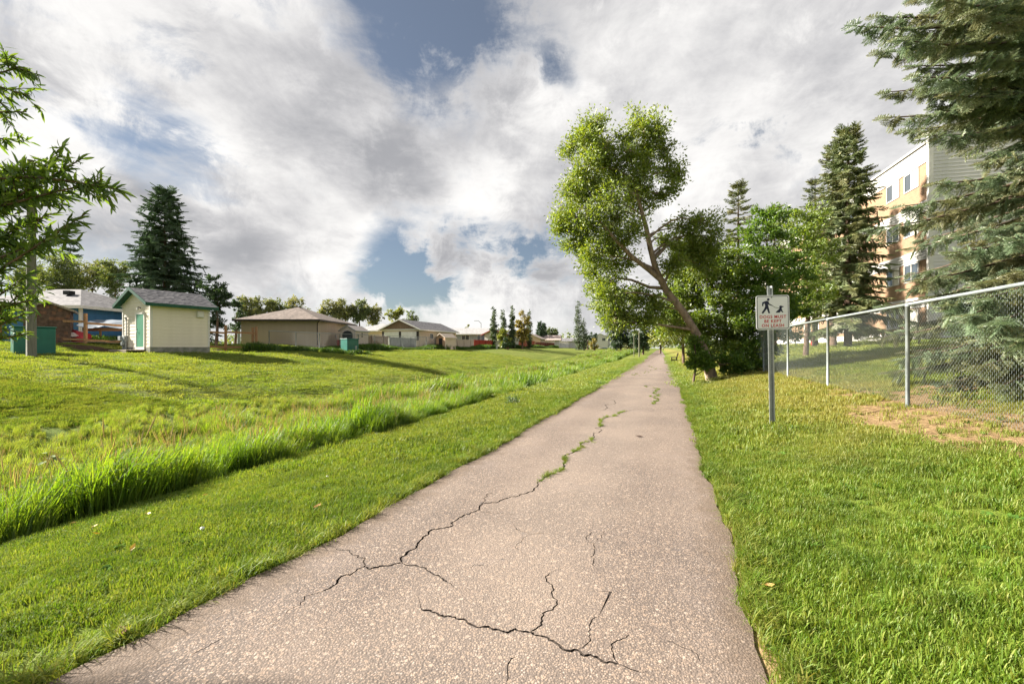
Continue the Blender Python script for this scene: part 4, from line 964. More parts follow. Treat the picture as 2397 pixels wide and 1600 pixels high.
board_fence('beige pink board fence before the long grey roof', 62.5, 75.2, -31.4, 1.55, fw_('beige_fence', (.52, .43, .36), (.42, .34, .28)))
board_fence('bright red board fence left of the bushy shrub', 75.6, 84.5, -31.6, 1.55, fw_('red_fence', (.40, .060, .035), (.30, .042, .026)))
board_fence('orange red board fence right of the columnar trees', 92, 111, -32.0, 1.75, fw_('orange_fence', (.40, .12, .062), (.31, .09, .048)))
board_fence('low dark brown red board fence next to the white fence', 111.3, 130, -32.0, 1.5, fw_('maroon_fence', (.22, .068, .040), (.16, .050, .030)))
board_fence('white board fence at the far end of the row', 130.5, 156, -32.2, 1.5, fw_('white_fence', (.68, .66, .65), (.58, .56, .55)))
board_fence('pale grey low board fence near the far dark trees', 175, 200, -27, 1.3, fw_('pale_grey_fence', (.48, .47, .45), (.38, .37, .36)))
o = MB().box(-1.6, 1.6, -.02, .5, 0, 1.1).box(-1.7, 1.7, -.1, .6, 1.101, 1.25).build('blue_bin', mat('bin_blue', (.10, .25, .42), (.08, .2, .34), 3, .5), None, bevel=.03); o.location = ground_at(40.4, 188); tag(o, 'blue bin beside the pale grey far fence', 'bin')

# ------------------------------------------------------------------ apartment block
brickm = bpy.data.materials.new('orange_brick'); brickm.use_nodes = True; t = NT(brickm.node_tree); p = t.N['Principled BSDF']; p.inputs['Roughness'].default_value = .85
co = t.n('ShaderNodeTexCoord').outputs['Object']; sx = t.n('ShaderNodeSeparateXYZ', {0: co}).outputs
uvv = t.n('ShaderNodeCombineXYZ', {0: t.math('ADD', sx[0], sx[1]), 1: sx[2]}).outputs[0]
bt = t.n('ShaderNodeTexBrick', {'Vector': uvv, 'Color1': (.27, .155, .085, 1), 'Color2': (.215, .122, .066, 1), 'Mortar': (.26, .20, .145, 1), 'Scale': 1., 'Mortar Size': .008, 'Brick Width': .22, 'Row Height': .075, 'Bias': -.1})
nz = noise(t, co, 3., 4, .6)
t.L.new(t.mix(t.math('MULTIPLY', t.smooth(nz, .4, .7), .35), bt.outputs['Color'], (.30, .19, .115)), p.inputs['Base Color'])
bpn = t.n('ShaderNodeBump', {'Strength': .4, 'Distance': .008, 'Height': bt.outputs['Fac'], }); bpn.invert = True; t.L.new(bpn.outputs[0], p.inputs['Normal'])
wsid = mat('white_vinyl', (.47, .455, .43), (.43, .415, .39), 2, .5); gsid = mat('pale_grey_vinyl', (.68, .66, .65), (.62, .60, .59), 2, .5)
ab = thing('apartment_block', 'four storey orange brick apartment block with white siding bands', 'building', (24.0, 24.5, 0), math.atan2(1, .28))
BL, BD = 34., 15.
MB().box(.02, BL, -BD, -.10, 1.0, 13.3).build('core', wsid, ab)
MB().box(.02, BL, -.099, 0, 1.75, 12.3).build('brick_wall', brickm, ab)
MB().box(.02, BL, -.099, .03, 1.0, 2.35).build('base_wall', whitep, ab)
for (a, b) in ((12.22, 13.22), (9.38, 10.04), (6.60, 7.24), (3.82, 4.44)):
    lap(ab, 'siding_board', 0.12, BL, a, b, .165, wsid, .002, 'x', 1, .045)
MB().box(.02, BL, -BD, .10, 13.30, 13.42).build('roof_cap', wsid, ab)
lap(ab, 'siding_board', -BD, -.12, 1.6, 13.75, .205, gsid, -.002, 'y', -1, .03)
MB().box(0, .018, -BD, -.1, 1.0, 13.75).build('end_wall', gsid, ab)
MB().box(-.06, .13, -.11, .11, 1.3, 13.8).build('corner_trim', white, ab)
MB().box(-.08, .3, -BD, .12, 13.81, 13.9).build('parapet_cap', white, ab)
for rz_ in (11.05, 8.25, 5.45, 2.62):
    for x0 in (.99, 2.9, 8.0, 9.9, 15.0, 16.9, 22, 23.9, 29.0):
        window(ab, x0, x0 + 1.42, rz_, rz_ + 1.12, .001, wsid, 'x', 1, 1, .07, curtain if (x0 * 7 + rz_) % 2 > 1 else None)
rc = MB().box(-.22, .22, -.02, .2, 0, .45).add([(-.22, .2, .45), (.22, .2, .45), (.22, .32, .95), (-.22, .32, .95), (-.22, .26, .45), (.22, .26, .45), (.22, .37, .95), (-.22, .37, .95)], [(0, 1, 2, 3), (5, 4, 7, 6), (0, 3, 7, 4), (1, 5, 6, 2), (3, 2, 6, 7)]).build('red_chair', mat('red_plastic', (.50, .03, .035), (.40, .025, .03), 4, .4)); rc.location = ground_at(22.3, 31.5); rc.rotation_euler = (0, 0, 1.1)
tag(rc, 'red garden chair against the apartment block wall', 'chair')

# ------------------------------------------------------------------ trees
def unit(v): return v / (np.linalg.norm(v, axis=-1, keepdims=True) + 1e-9)
def leaf_quads(C, D, L, wfrac, rngs, upb=.35):
    """Rhombic leaves at C pointing along D (n,3), length L (n)."""
    n = len(C); D = unit(D); up = unit(rngs.normal(size=(n, 3)) + np.array([0, 0, upb]))
    S = unit(np.cross(D, up)); L = L[:, None]; N_ = np.cross(S, D)
    base = C; tip = C + D * L + N_ * (-.06 * L); m = C + D * L * .45 + N_ * .05 * L; W = S * L * wfrac * .5
    V = np.stack([base, m + W, tip, m - W], 1).reshape(-1, 3)
    F = np.arange(4 * n).reshape(n, 4); return V, F
SUBS = []
def crown_points(blobs, n, rngs, sub=16, spread=.26, shell=.55):
    B = np.array(blobs, float); c, r = B[:, :3], B[:, 3:6] if B.shape[1] >= 6 else np.repeat(B[:, 3:4], 3, 1)
    wgt = (r[:, 0] * r[:, 2]); wgt = wgt / wgt.sum(); out = []
    for ci, ri, wi in zip(c, r, wgt):
        k = max(4, int(n * wi)); ns = max(5, int(sub * (.5 + ri[0])))
        d = unit(rngs.normal(size=(ns, 3))); rad = shell + (1 - shell) * rngs.random((ns, 1)) ** .6
        sc = ci + d * rad * ri * .92; size = spread * (.5 + rngs.random(ns) * 1.0)
        j = rngs.integers(0, ns, k); g_ = np.clip(rngs.normal(size=(k, 3)), -1.5, 1.5)
        ax = unit(sc - ci + np.array([0, 0, .15]))[j]; along = (rngs.random((k, 1)) - .72) * 2.1 * size[j][:, None]     # leaves sit along the twig that ends in the clump
        p = sc[j] + (ax * along + g_ * size[j][:, None] * np.array([.55, .55, .42])) * ri
        out.append(np.hstack([p, sc[j] - ax * ri * .9])); SUBS.append((ci, sc))
    return np.vstack(out)
def limb(mb, a, b, r0, r1, rngs, n=5, sag=.12):
    a, b = np.array(a, float), np.array(b, float); L = np.linalg.norm(b - a); pts = []; off = rngs.normal(size=3) * L * .06
    for i in range(n + 1):
        t = i / n; pts.append(tuple(a + (b - a) * t + off * math.sin(math.pi * t) + np.array([0, 0, sag * L]) * math.sin(math.pi * t)))
    mb.tube(pts, [r0 + (r1 - r0) * (i / n) ** .8 for i in range(n + 1)], 6)
def blob_tree(name, label, trunk, radii, blobs, nleaf, leaf, lm, bark_m=None, cat='tree', group=None, seed=1, wfrac=.5, twigs=3, sub=16, spread=.26, shell=.5, hang=-.15, limbs=True, fine=False, skip=(), more=()):
    """trunk: list of world points (first is the foot); blobs: world (x,y,z,r[,ry,rz])."""
    rg = np.random.default_rng(seed); foot = np.array(trunk[0], float)
    o = thing(name, label, cat, tuple(foot), 0., group)
    tp = np.array(trunk, float) - foot; B = np.array([list(b) + [b[3]] * (6 - len(b)) for b in blobs], float); B[:, :3] -= foot
    mb = MB()
    for pts_, r_ in more: mb.tube([tuple(np.array(q_) - foot) for q_ in pts_], r_, 8)
    tp0 = tp.copy(); tp0[0, 2] -= .25; mb.tube([tuple(q) for q in tp0], radii, 10)
    if limbs:
        dense = np.vstack([tp[i] + (tp[i + 1] - tp[i]) * s for i in range(len(tp) - 1) for s in np.linspace(0, 1, 8)])
        rad_d = np.concatenate([np.linspace(radii[i], radii[i + 1], 8) for i in range(len(tp) - 1)])
        for bi, b in enumerate(B):
            if bi in skip: continue
            ok = np.where(dense[:, 2] < b[2] - .25 * b[3])[0]
            if len(ok) == 0: ok = np.arange(len(dense))
            dd = np.linalg.norm(dense[ok] - b[:3], axis=1); i = ok[np.argmin(dd + rg.random(len(dd)) * .3)]
            r0 = max(.012, min(rad_d[i] * .5, .055)); limb(mb, dense[i], b[:3], r0, r0 * .35, rg)
            for _ in range(twigs):
                e = b[:3] + unit(rg.normal(size=3) + np.array([0, 0, .3])) * b[3:6] * .8; limb(mb, b[:3], e, r0 * .4, r0 * .12, rg, 3, .05)
    SUBS.clear(); q = crown_points(B, nleaf, rg, sub, spread, shell); C, ctr = q[:, :3], q[:, 3:]
    if fine:
        for ci, sc in SUBS:
            for s_ in sc: limb(mb, ci, s_, .016, .004, rg, 3, .04)
    mb.build('trunk', bark_m or bark, o, True)
    D = unit(C - ctr) * .8 + rg.normal(size=C.shape) * .7 + np.array([0, 0, hang])
    V, F = leaf_quads(C, D, leaf * rg.uniform(.45, 1.4, len(C)), wfrac, rg)
    cr = link('crown', np_mesh('crown', V, F, lm), o); cr['kind'] = 'stuff'; return o
def pb(px, py, r, Z, fz=1., fd=1.): p_ = pix(px, py, Z); rr = r * Z / 1000; return (p_[0], p_[1], p_[2], rr, rr * fd, rr * fz)
def foot(px, Z): x = (px - 1198.5) * Z / 1000; return (x, Z, Gf(x, Z))

ash = leaf_mat('ash_leaf', [(.090, .165, .013), (.145, .225, .018), (.20, .27, .026), (.27, .31, .046)], .5, .5, (.9, (.13, .17, .025), .35), gloss=.05)
maple = leaf_mat('maple_leaf', [(.055, .125, .018), (.090, .175, .024), (.13, .22, .032), (.19, .265, .044)], .48, .4, gloss=.03)
ygreen = leaf_mat('yellow_green_leaf', [(.10, .15, .015), (.17, .21, .020), (.25, .27, .030), (.12, .17, .02)], .42, .5)
farl = leaf_mat('far_leaf', [(.065, .110, .030), (.10, .145, .040), (.145, .185, .055), (.20, .215, .08)], .42, .6)
popl = leaf_mat('poplar_leaf', [(.10, .135, .045), (.15, .18, .060), (.20, .215, .08), (.27, .24, .11)], .42, .6)
darkl = leaf_mat('dark_leaf', [(.018, .048, .016), (.032, .070, .022), (.050, .095, .030)], .30, .5)
colp = leaf_mat('columnar_leaf', [(.035, .068, .025), (.060, .098, .034), (.10, .13, .045)], .32, .6)
yell = leaf_mat('yellowing_leaf', [(.14, .15, .020), (.24, .20, .022), (.34, .26, .03), (.12, .15, .02)], .38, .6)
will = leaf_mat('willow_leaf', [(.055, .12, .015), (.090, .165, .020), (.13, .21, .028), (.19, .25, .04)], .52, .5, gloss=.04)
purple = leaf_mat('purple_leaf', [(.07, .035, .035), (.11, .05, .045), (.15, .08, .06)], .3, .6)

# the leaning ash by the path
Z = 16.5; f0 = foot(1670, Z)
tr = [f0] + [tuple(pix(x, y, Z + dz)) for x, y, dz in ((1655, 840, 0), (1636, 790, .1), (1598, 728, .2), (1560, 680, .2), (1535, 630, .1), (1522, 580, 0), (1512, 530, -.1), (1495, 470, -.1), (1482, 400, 0), (1470, 330, .1))]
rd = [.25, .18, .155, .14, .135, .115, .10, .085, .065, .045, .02]
bl = [(1390, 292, 40, 0), (1370, 330, 42, .5), (1420, 340, 40, -.5), (1500, 285, 44, .2), (1535, 300, 42, -.3), (1505, 340, 50, .4), (1555, 350, 30, .2), (1335, 345, 34, .3), (1370, 400, 55, -.4), (1440, 400, 58, .5), (1500, 405, 50, -.6),
      (1560, 400, 36, .3), (1590, 408, 30, -.1), (1360, 455, 48, .6), (1425, 470, 62, -.7), (1490, 470, 52, .6), (1540, 455, 34, 0), (1330, 440, 26, 0), (1320, 500, 34, .2), (1310, 530, 26, -.2), (1365, 520, 50, -.5), (1425, 540, 56, .6), (1475, 545, 42, -.8),
      (1345, 575, 40, .4), (1390, 600, 52, -.4), (1440, 620, 46, .7), (1405, 660, 44, .2), (1430, 690, 50, -.5), (1418, 712, 38, .5), (1460, 735, 44, .2), (1435, 752, 30, -.4), (1490, 690, 36, .8), (1500, 745, 40, -.3), (1560, 560, 30, .5), (1595, 530, 36, .3), (1640, 520, 42, -.2), (1665, 560, 44, .3), (1610, 590, 40, .8), (1575, 620, 34, -.5), (1640, 620, 46, .6), (1540, 720, 34, .6), (1575, 760, 36, .9)]
ri_ = random.Random(8)
for _ in range(46):
    p1 = ri_.choice(bl[:42]); nb_ = [q for q in bl[:42] if 25 < math.hypot(q[0] - p1[0], q[1] - p1[1]) < 105]; p2 = ri_.choice(nb_); s_ = ri_.uniform(.3, .7)
    bl.append((p1[0] + (p2[0] - p1[0]) * s_ + ri_.uniform(-14, 14), p1[1] + (p2[1] - p1[1]) * s_ + ri_.uniform(-14, 14), ri_.uniform(17, 30), ri_.uniform(-.8, .8)))
blob_tree('leaning_ash', 'tall leaning leafy tree whose curved trunk overhangs the path', tr, rd, [pb(x, y, r * .98, Z + d, .95, 1.1) for x, y, r, d in bl], 84000, .12, ash, pbark, seed=3, sub=15, spread=.46, shell=.30, wfrac=.42, fine=True,
          skip={i for i, q in enumerate(bl) if i >= 42 or (q[1] > 500 and q[0] < 1520 and i % 3)},
          more=[([pix(1548, 655, Z + .15), pix(1520, 632, Z), pix(1478, 600, Z - .4), pix(1440, 560, Z - .6), pix(1405, 520, Z - .6), pix(1370, 470, Z - .5)], [.12, .10, .085, .07, .05, .02]),
                ([pix(1560, 675, Z + .2), pix(1520, 672, Z + .5), pix(1478, 655, Z + .7), pix(1440, 650, Z + .8), pix(1410, 680, Z + .8)], [.08, .065, .05, .035, .015]),
                ([pix(1528, 610, Z + .1), pix(1560, 575, Z + .3), pix(1600, 552, Z + .3), pix(1645, 540, Z + .2)], [.075, .06, .045, .02])])

# dark maples between the ash and the chain link fence
def px_tree(name, label, foot_px, Z, top_px, bl, nleaf, leaf, lm, r0=.12, **k):
    f = foot(foot_px, Z); t1 = pix(*top_px, Z); mid = [tuple(np.array(f) + (t1 - np.array(f)) * s + np.array([.15 * math.sin(3 * s), 0, 0])) for s in (.3, .6, .85)]
    return blob_tree(name, label, [f] + mid, [r0, r0 * .8, r0 * .55, r0 * .25], [pb(x, y, r, Z + d, .9, 1.1) for x, y, r, d in bl], nleaf, leaf, lm, **k)
px_tree('maple_tree', 'dense dark green tree right behind the leaning trunk', 1690, 18.2, (1690, 600), [(1615, 590, 32, .3), (1640, 640, 40, .1), (1570, 655, 26, .6), (1600, 640, 36, .2), (1585, 690, 38, .4), (1565, 735, 32, .1), (1600, 760, 38, -.3), (1555, 775, 24, .3), (1690, 610, 46, 0), (1650, 660, 50, .4), (1720, 660, 55, -.3), (1620, 700, 42, .5), (1680, 720, 60, -.6), (1740, 720, 50, .3), (1640, 770, 48, -.4), (1700, 790, 60, -.7), (1655, 830, 40, -.8), (1740, 800, 50, -.5)], 33000, .125, ash, seed=4, shell=.4)
px_tree('maple_tree', 'dark leafy tree rising directly behind the leash sign', 1790, 17.6, (1790, 520), [(1790, 500, 34, .2), (1815, 520, 40, 0), (1770, 560, 48, .3), (1830, 580, 52, -.3), (1790, 630, 62, -.5), (1850, 640, 52, .3), (1740, 640, 46, .4), (1800, 700, 66, -.7), (1860, 710, 48, -.2), (1760, 760, 60, -.6), (1830, 770, 56, -.6), (1790, 825, 52, -.8), (1745, 840, 40, -.9)], 24000, .125, maple, seed=5, shell=.4)
px_tree('maple_tree', 'lighter green tree in front of the twin spruces', 1885, 19.5, (1885, 520), [(1860, 520, 40, .2), (1900, 500, 42, 0), (1885, 560, 52, -.3), (1920, 590, 44, .3), (1880, 640, 52, -.2), (1915, 680, 44, .2), (1880, 720, 40, -.3)], 11000, .12, ash, seed=6, shell=.4)
px_tree('leafy_shrub', 'low dark shrub hugging the foot of the leaning trunk', 1620, 16.2, (1620, 790), [(1628, 800, 26, .3), (1630, 830, 30, .1), (1648, 850, 30, -.1), (1622, 852, 18, 0), (1700, 850, 34, .1), (1735, 855, 28, -.2), (1770, 860, 26, 0)], 7000, .12, maple, .05, cat='shrub', seed=7, shell=.3)
px_tree('hedge_tree', 'bright yellow green tree overhanging the far bend of the path', 1600, 33, (1585, 700), [(1540, 790, 24, 0), (1550, 765, 26, 1), (1575, 745, 30, 0), (1600, 720, 32, .5), (1590, 780, 34, -.4), (1560, 790, 22, -.8), (1620, 760, 36, .3), (1630, 800, 30, -.2), (1610, 690, 26, 1)], 9000, .17, ygreen, .12, seed=8, shell=.4)
px_tree('hedge_tree', 'shadowed green tree behind the park bench', 1612, 44, (1605, 760), [(1590, 800, 16, 0), (1615, 785, 22, .5), (1640, 790, 26, 0), (1600, 770, 18, 1), (1635, 815, 20, 0)], 4500, .2, maple, .12, seed=9, shell=.4)

# ------------------------------------------------------------------ conifers
def euler_of(Xa, Ya, Za):
    R20, R21, R22, R10, R00 = Xa[:, 2], Ya[:, 2], Za[:, 2], Xa[:, 1], Xa[:, 0]
    return np.column_stack([np.arctan2(R21, R22), -np.arcsin(np.clip(R20, -1, 1)), np.arctan2(R10, R00)])
def spray_mesh(name, m, seed, needles=True, stem=None):
    """A flat spruce spray one unit long along +y: a stem with side shoots, clothed in needles (or in narrow tufts when far)."""
    rr = random.Random(seed); V, F = [], []
    shoots = [((0, 0, 0), (0, 1, -.04), 1.)]
    y = .12
    while y < .92:
        for s in (-1, 1):
            L = .52 * (1 - y) ** .7 + .10; L *= rr.uniform(.75, 1.15); a = math.radians(rr.uniform(38, 58)); yy = y + rr.uniform(-.03, .03)
            shoots.append(((0, yy, -.04 * yy), (s * math.sin(a) * L, yy + math.cos(a) * L, -.04 * yy + rr.uniform(-.12, .03) * L), L))
        y += .115 if needles else .17
    for a, b, L in shoots:
        a, b = Vector(a), Vector(b); d = (b - a); Ln = d.length; d.normalize(); sd = d.cross(Vector((0, 0, 1))).normalized(); up = sd.cross(d)
        if needles:
            n = max(5, int(Ln / .030))
            for i in range(n):
                t = (i + .5 * rr.random()) / n; c = a + (b - a) * t
                for k in range(3):
                    an = rr.uniform(-2.6, 2.6) if k else rr.uniform(-.7, .7); q = (sd * math.sin(an) + up * math.cos(an)); nd = (q * .75 + d * .75).normalized(); nl = rr.uniform(.085, .135)
                    e = nd.cross(d).normalized() * .0125; j = len(V); V += [tuple(c - e), tuple(c + e), tuple(c + nd * nl)]; F.append((j, j + 1, j + 2))
        else:
            for q, wv in ((sd, .055), (up, .05)):
                j = len(V); m_ = a + (b - a) * .5; V += [tuple(a), tuple(m_ + q * wv), tuple(b + d * .05), tuple(m_ - q * wv)]; F.append((j, j + 1, j + 2, j + 3))
    me = bpy.data.meshes.new(name); me.from_pydata(V, [], F); me.materials.append(m); me.update(); return me
blue_n = leaf_mat('blue_spruce_needle', [(.11, .170, .085), (.17, .245, .13), (.25, .33, .205), (.30, .225, .085)], .32, .45, (1.1, (.25, .19, .055), .55), vary=.55, gloss=.05, tint=(1, 1, .8))
green_n = leaf_mat('spruce_needle', [(.11, .155, .075), (.165, .22, .10), (.24, .28, .13), (.30, .26, .10)], .28, .5, (.8, (.23, .19, .07), .5), vary=.5, gloss=.04, tint=(1, 1, .8))
dark_n = leaf_mat('dark_spruce_needle', [(.050, .098, .050), (.078, .135, .068), (.12, .175, .09)], .25, .5, vary=.5, gloss=.04, tint=(1, 1, .8))
near_sp = src_collection('blue_spray', [spray_mesh('blue_spray', blue_n, i) for i in range(4)])
mid_sp = src_collection('green_spray', [spray_mesh('green_spray', green_n, 10 + i, False) for i in range(3)])
dark_sp = src_collection('dark_spray', [spray_mesh('dark_spray', dark_n, 20 + i, False) for i in range(3)])
def conifer(name, label, ft, height, prof, coll, k, spray, whorl, nbr, seed, trunk_r=.16, low=.06, group=None, droop=.28, tipup=.22, dens=1., extra=(), bark_m=None, hang=.0, topcut=None, bare=.18, zr=.28, hj=.004):
    """prof(h) gives the branch length at relative height h; sprays clothe each branch on both sides."""
    rg = np.random.default_rng(seed); o = thing(name, label, 'tree', ft, 0., group); mb = MB()
    mb.tube([(0, 0, -.3), (.02, .03, height * .4), (0, 0, height)], [trunk_r, trunk_r * .62, .012], 10)
    br = []; h = low
    while h < .985:
        for i in range(nbr):
            if topcut and h * height > topcut: continue
            br.append((h + rg.normal(0, hj), (i + rg.random()) * 2 * math.pi / nbr, prof(h) * rg.uniform(.72, 1.12)))
        h += whorl / height * rg.uniform(.8, 1.2)
    br += list(extra); P, Y_, Z_, S = [], [], [], []
    for h, az, L in br:
        a = np.array([0, 0, h * height]); dirh = np.array([math.cos(az), math.sin(az), 0]); side = np.array([-dirh[1], dirh[0], 0])
        dr = droop * (1 - .75 * h); c0 = .18 * h; up = .75 * max(0, h - .72) / .28
        pt = lambda t: a + dirh * L * t + np.array([0, 0, L * ((c0 + up) * t - dr * t * t * 1.25 + tipup * dr * 1.6 * t ** 4)])
        br_pts = [pt(t) for t in np.linspace(0, 1, 6)]
        if L > .35: mb.tube([tuple(q) for q in br_pts], [max(.006, min(.045, .016 * L)) * (1 - .85 * t) for t in np.linspace(0, 1, 6)], 4, False)
        n = max(2, int(L / (spray * .36) * dens)); ts = bare + (1 - bare) * (np.arange(n) + rg.random(n)) / n
        for t in ts:
            c = pt(t); tan = unit(pt(min(1, t + .05)) - pt(max(0, t - .05)))
            for s in (-1, 1):
                ang = math.radians(rg.uniform(25, 62)) if t < .93 else math.radians(rg.uniform(0, 25))
                d = tan * math.cos(ang) + s * side * math.sin(ang) + np.array([0, 0, -hang * rg.random() - .06]); P.append(c + rg.normal(0, .02, 3)); Y_.append(d)
                Z_.append(np.array([0, 0, 1.]) + rg.normal(0, zr, 3)); S.append(spray * rg.uniform(.65, 1.2) * (.62 + .45 * (1 - t)))
            if hang and rg.random() < .8: P.append(c); Y_.append(tan * .35 + np.array([0, 0, -1.]) + rg.normal(0, .25, 3)); Z_.append(dirh + rg.normal(0, .3, 3)); S.append(spray * rg.uniform(.5, 1.0))
        P.append(pt(1.)); Y_.append(unit(pt(1.) - pt(.9))); Z_.append(np.array([0, 0, 1.]) + rg.normal(0, .2, 3)); S.append(spray * .8)
    P, Y_, Z_, S = np.array(P), unit(np.array(Y_)), np.array(Z_), np.array(S)
    X_ = unit(np.cross(Y_, Z_)); Z2 = np.cross(X_, Y_)
    mb.build('trunk', bark_m or bark, o, True)
    instancer('crown', coll, P, euler_of(X_, Y_, Z2), S, rg.integers(0, k, len(P)), None, o); return o

# big blue spruce whose boughs hang over the right end of the fence
bx, by = 9.1, 6.6; bg_ = Gf(bx, by); bh_ = 14.
def bprof(h):
    z = h * bh_; return float(np.interp(z, [0, .8, 2.0, 3.5, 5., 6.4, 7.6, 9, 12, 14], [2.4, 2.6, 2.3, 1.7, 1.55, 1.95, 2.3, 2.3, 1.2, .1]))
def aim(px, py, Zt):
    """A bough from the trunk that ends where the photograph shows its tip."""
    tpt = pix(px, py, Zt); d = tpt - np.array([bx, by, bg_]); L = math.hypot(d[0], d[1]); h = d[2] / bh_
    for _ in range(6): dr = .34 * (1 - .75 * h); h = (d[2] - L * (.18 * h - 1.25 * dr + .35 * dr * 1.6)) / bh_
    return (h, math.atan2(d[1], d[0]), L)
ex = []
for q_ in ((2008, 62, 5.9, 1), (2060, 40, 6.2, 1), (2115, 95, 5.7, 1), (2080, 275, 6.2, 1), (2085, 215, 6.5, 0), (2150, 180, 5.9, 1), (2118, 482, 6.6, 0), (2045, 535, 6.8, 0), (2178, 318, 6.0, 0), (2200, 250, 6.5, 1), (2152, 655, 6.6, 0), (2195, 430, 6.1, 0), (2235, 590, 5.8, 1), (2240, 830, 6.1, 1), (2235, 760, 6.5, 1),
           (2222, 712, 5.15, 0), (2270, 735, 4.5, 1), (2335, 755, 4.2, 1), (2392, 790, 4.1, 1), (2300, 700, 4.6, 1), (2290, 860, 5.7, 1), (2350, 900, 5.5, 1), (2300, 660, 5.5, 1), (2370, 640, 5.2, 1)):
    h_, a_, l_ = aim(*q_[:3]); ex.append((h_, a_, l_))
    if q_[3]: ex += [(h_ + .004, a_ + .12, l_ * .86), (h_ - .004, a_ - .12, l_ * .8)]
conifer('blue_spruce', 'huge blue green spruce with drooping boughs over the chain link fence', (bx, by, bg_), bh_, bprof, near_sp, 4, .27, .31, 9, 31, .22, .012, dens=1.05, extra=ex, hang=.6, droop=.34, tipup=.35, topcut=8.2, zr=.6)
# grey green spruces on the apartment lawn
tp_ = lambda H, R, pw=.85: (lambda h: R * (1 - h) ** pw + .12)
def px_conifer(label, px, Z, top_y, R, coll, k, seed, spray=.55, whorl=.5, nbr=8, **kw):
    f = foot(px, Z); H = CAMZ + (814 - top_y) * Z / 1000 - f[2]
    return conifer('spruce_tree', label, f, H, tp_(H, R), coll, k, spray, whorl, nbr, seed, .06 + H * .012, **kw)
px_conifer('tall grey green spruce with bare lower trunk on the apartment lawn', 1985, 23.5, 288, 2.5, mid_sp, 3, 41, .58, .50, 8, low=.10, hang=.25, dens=1.35)
px_conifer('slender spruce pressed against the left flank of the tall lawn spruce', 1950, 26.0, 345, 2.0, mid_sp, 3, 42, .52, .5, 7, low=.2)
px_conifer('thin pointed spruce top peeping over the light green tree', 1908, 29.0, 412, 1.7, mid_sp, 3, 43, .5, .5, 7, low=.3)
px_conifer('lone spruce spire rising behind the dark maples', 1728, 30.0, 424, 2.1, mid_sp, 3, 44, .6, .62, 7, low=.35)
px_conifer('rust tinged spruce top between the maples and the lawn spruce', 1812, 33.0, 486, 2.2, mid_sp, 3, 45, .6, .6, 7, low=.4)
px_conifer('broad dark spruce towering behind the pump house', 385, 39.0, 438, 4.7, dark_sp, 3, 46, .85, .62, 10, low=.05, hang=.12, dens=1.1)
px_conifer('dark spruce tip behind the bright left hand trees', 165, 56.0, 570, 2.6, dark_sp, 3, 47, .9, .8, 8, low=.2)
px_conifer('tiny far spruce beside the round dark tree', 1263, 135, 755, 1.9, dark_sp, 3, 48, .75, .30, 7, hj=.03, hang=.4, zr=.7)
px_conifer('tiny far spruce left of the round dark tree second in the pair', 1273, 137, 757, 1.7, dark_sp, 3, 49, .75, .30, 7, hj=.03, hang=.4, zr=.7)

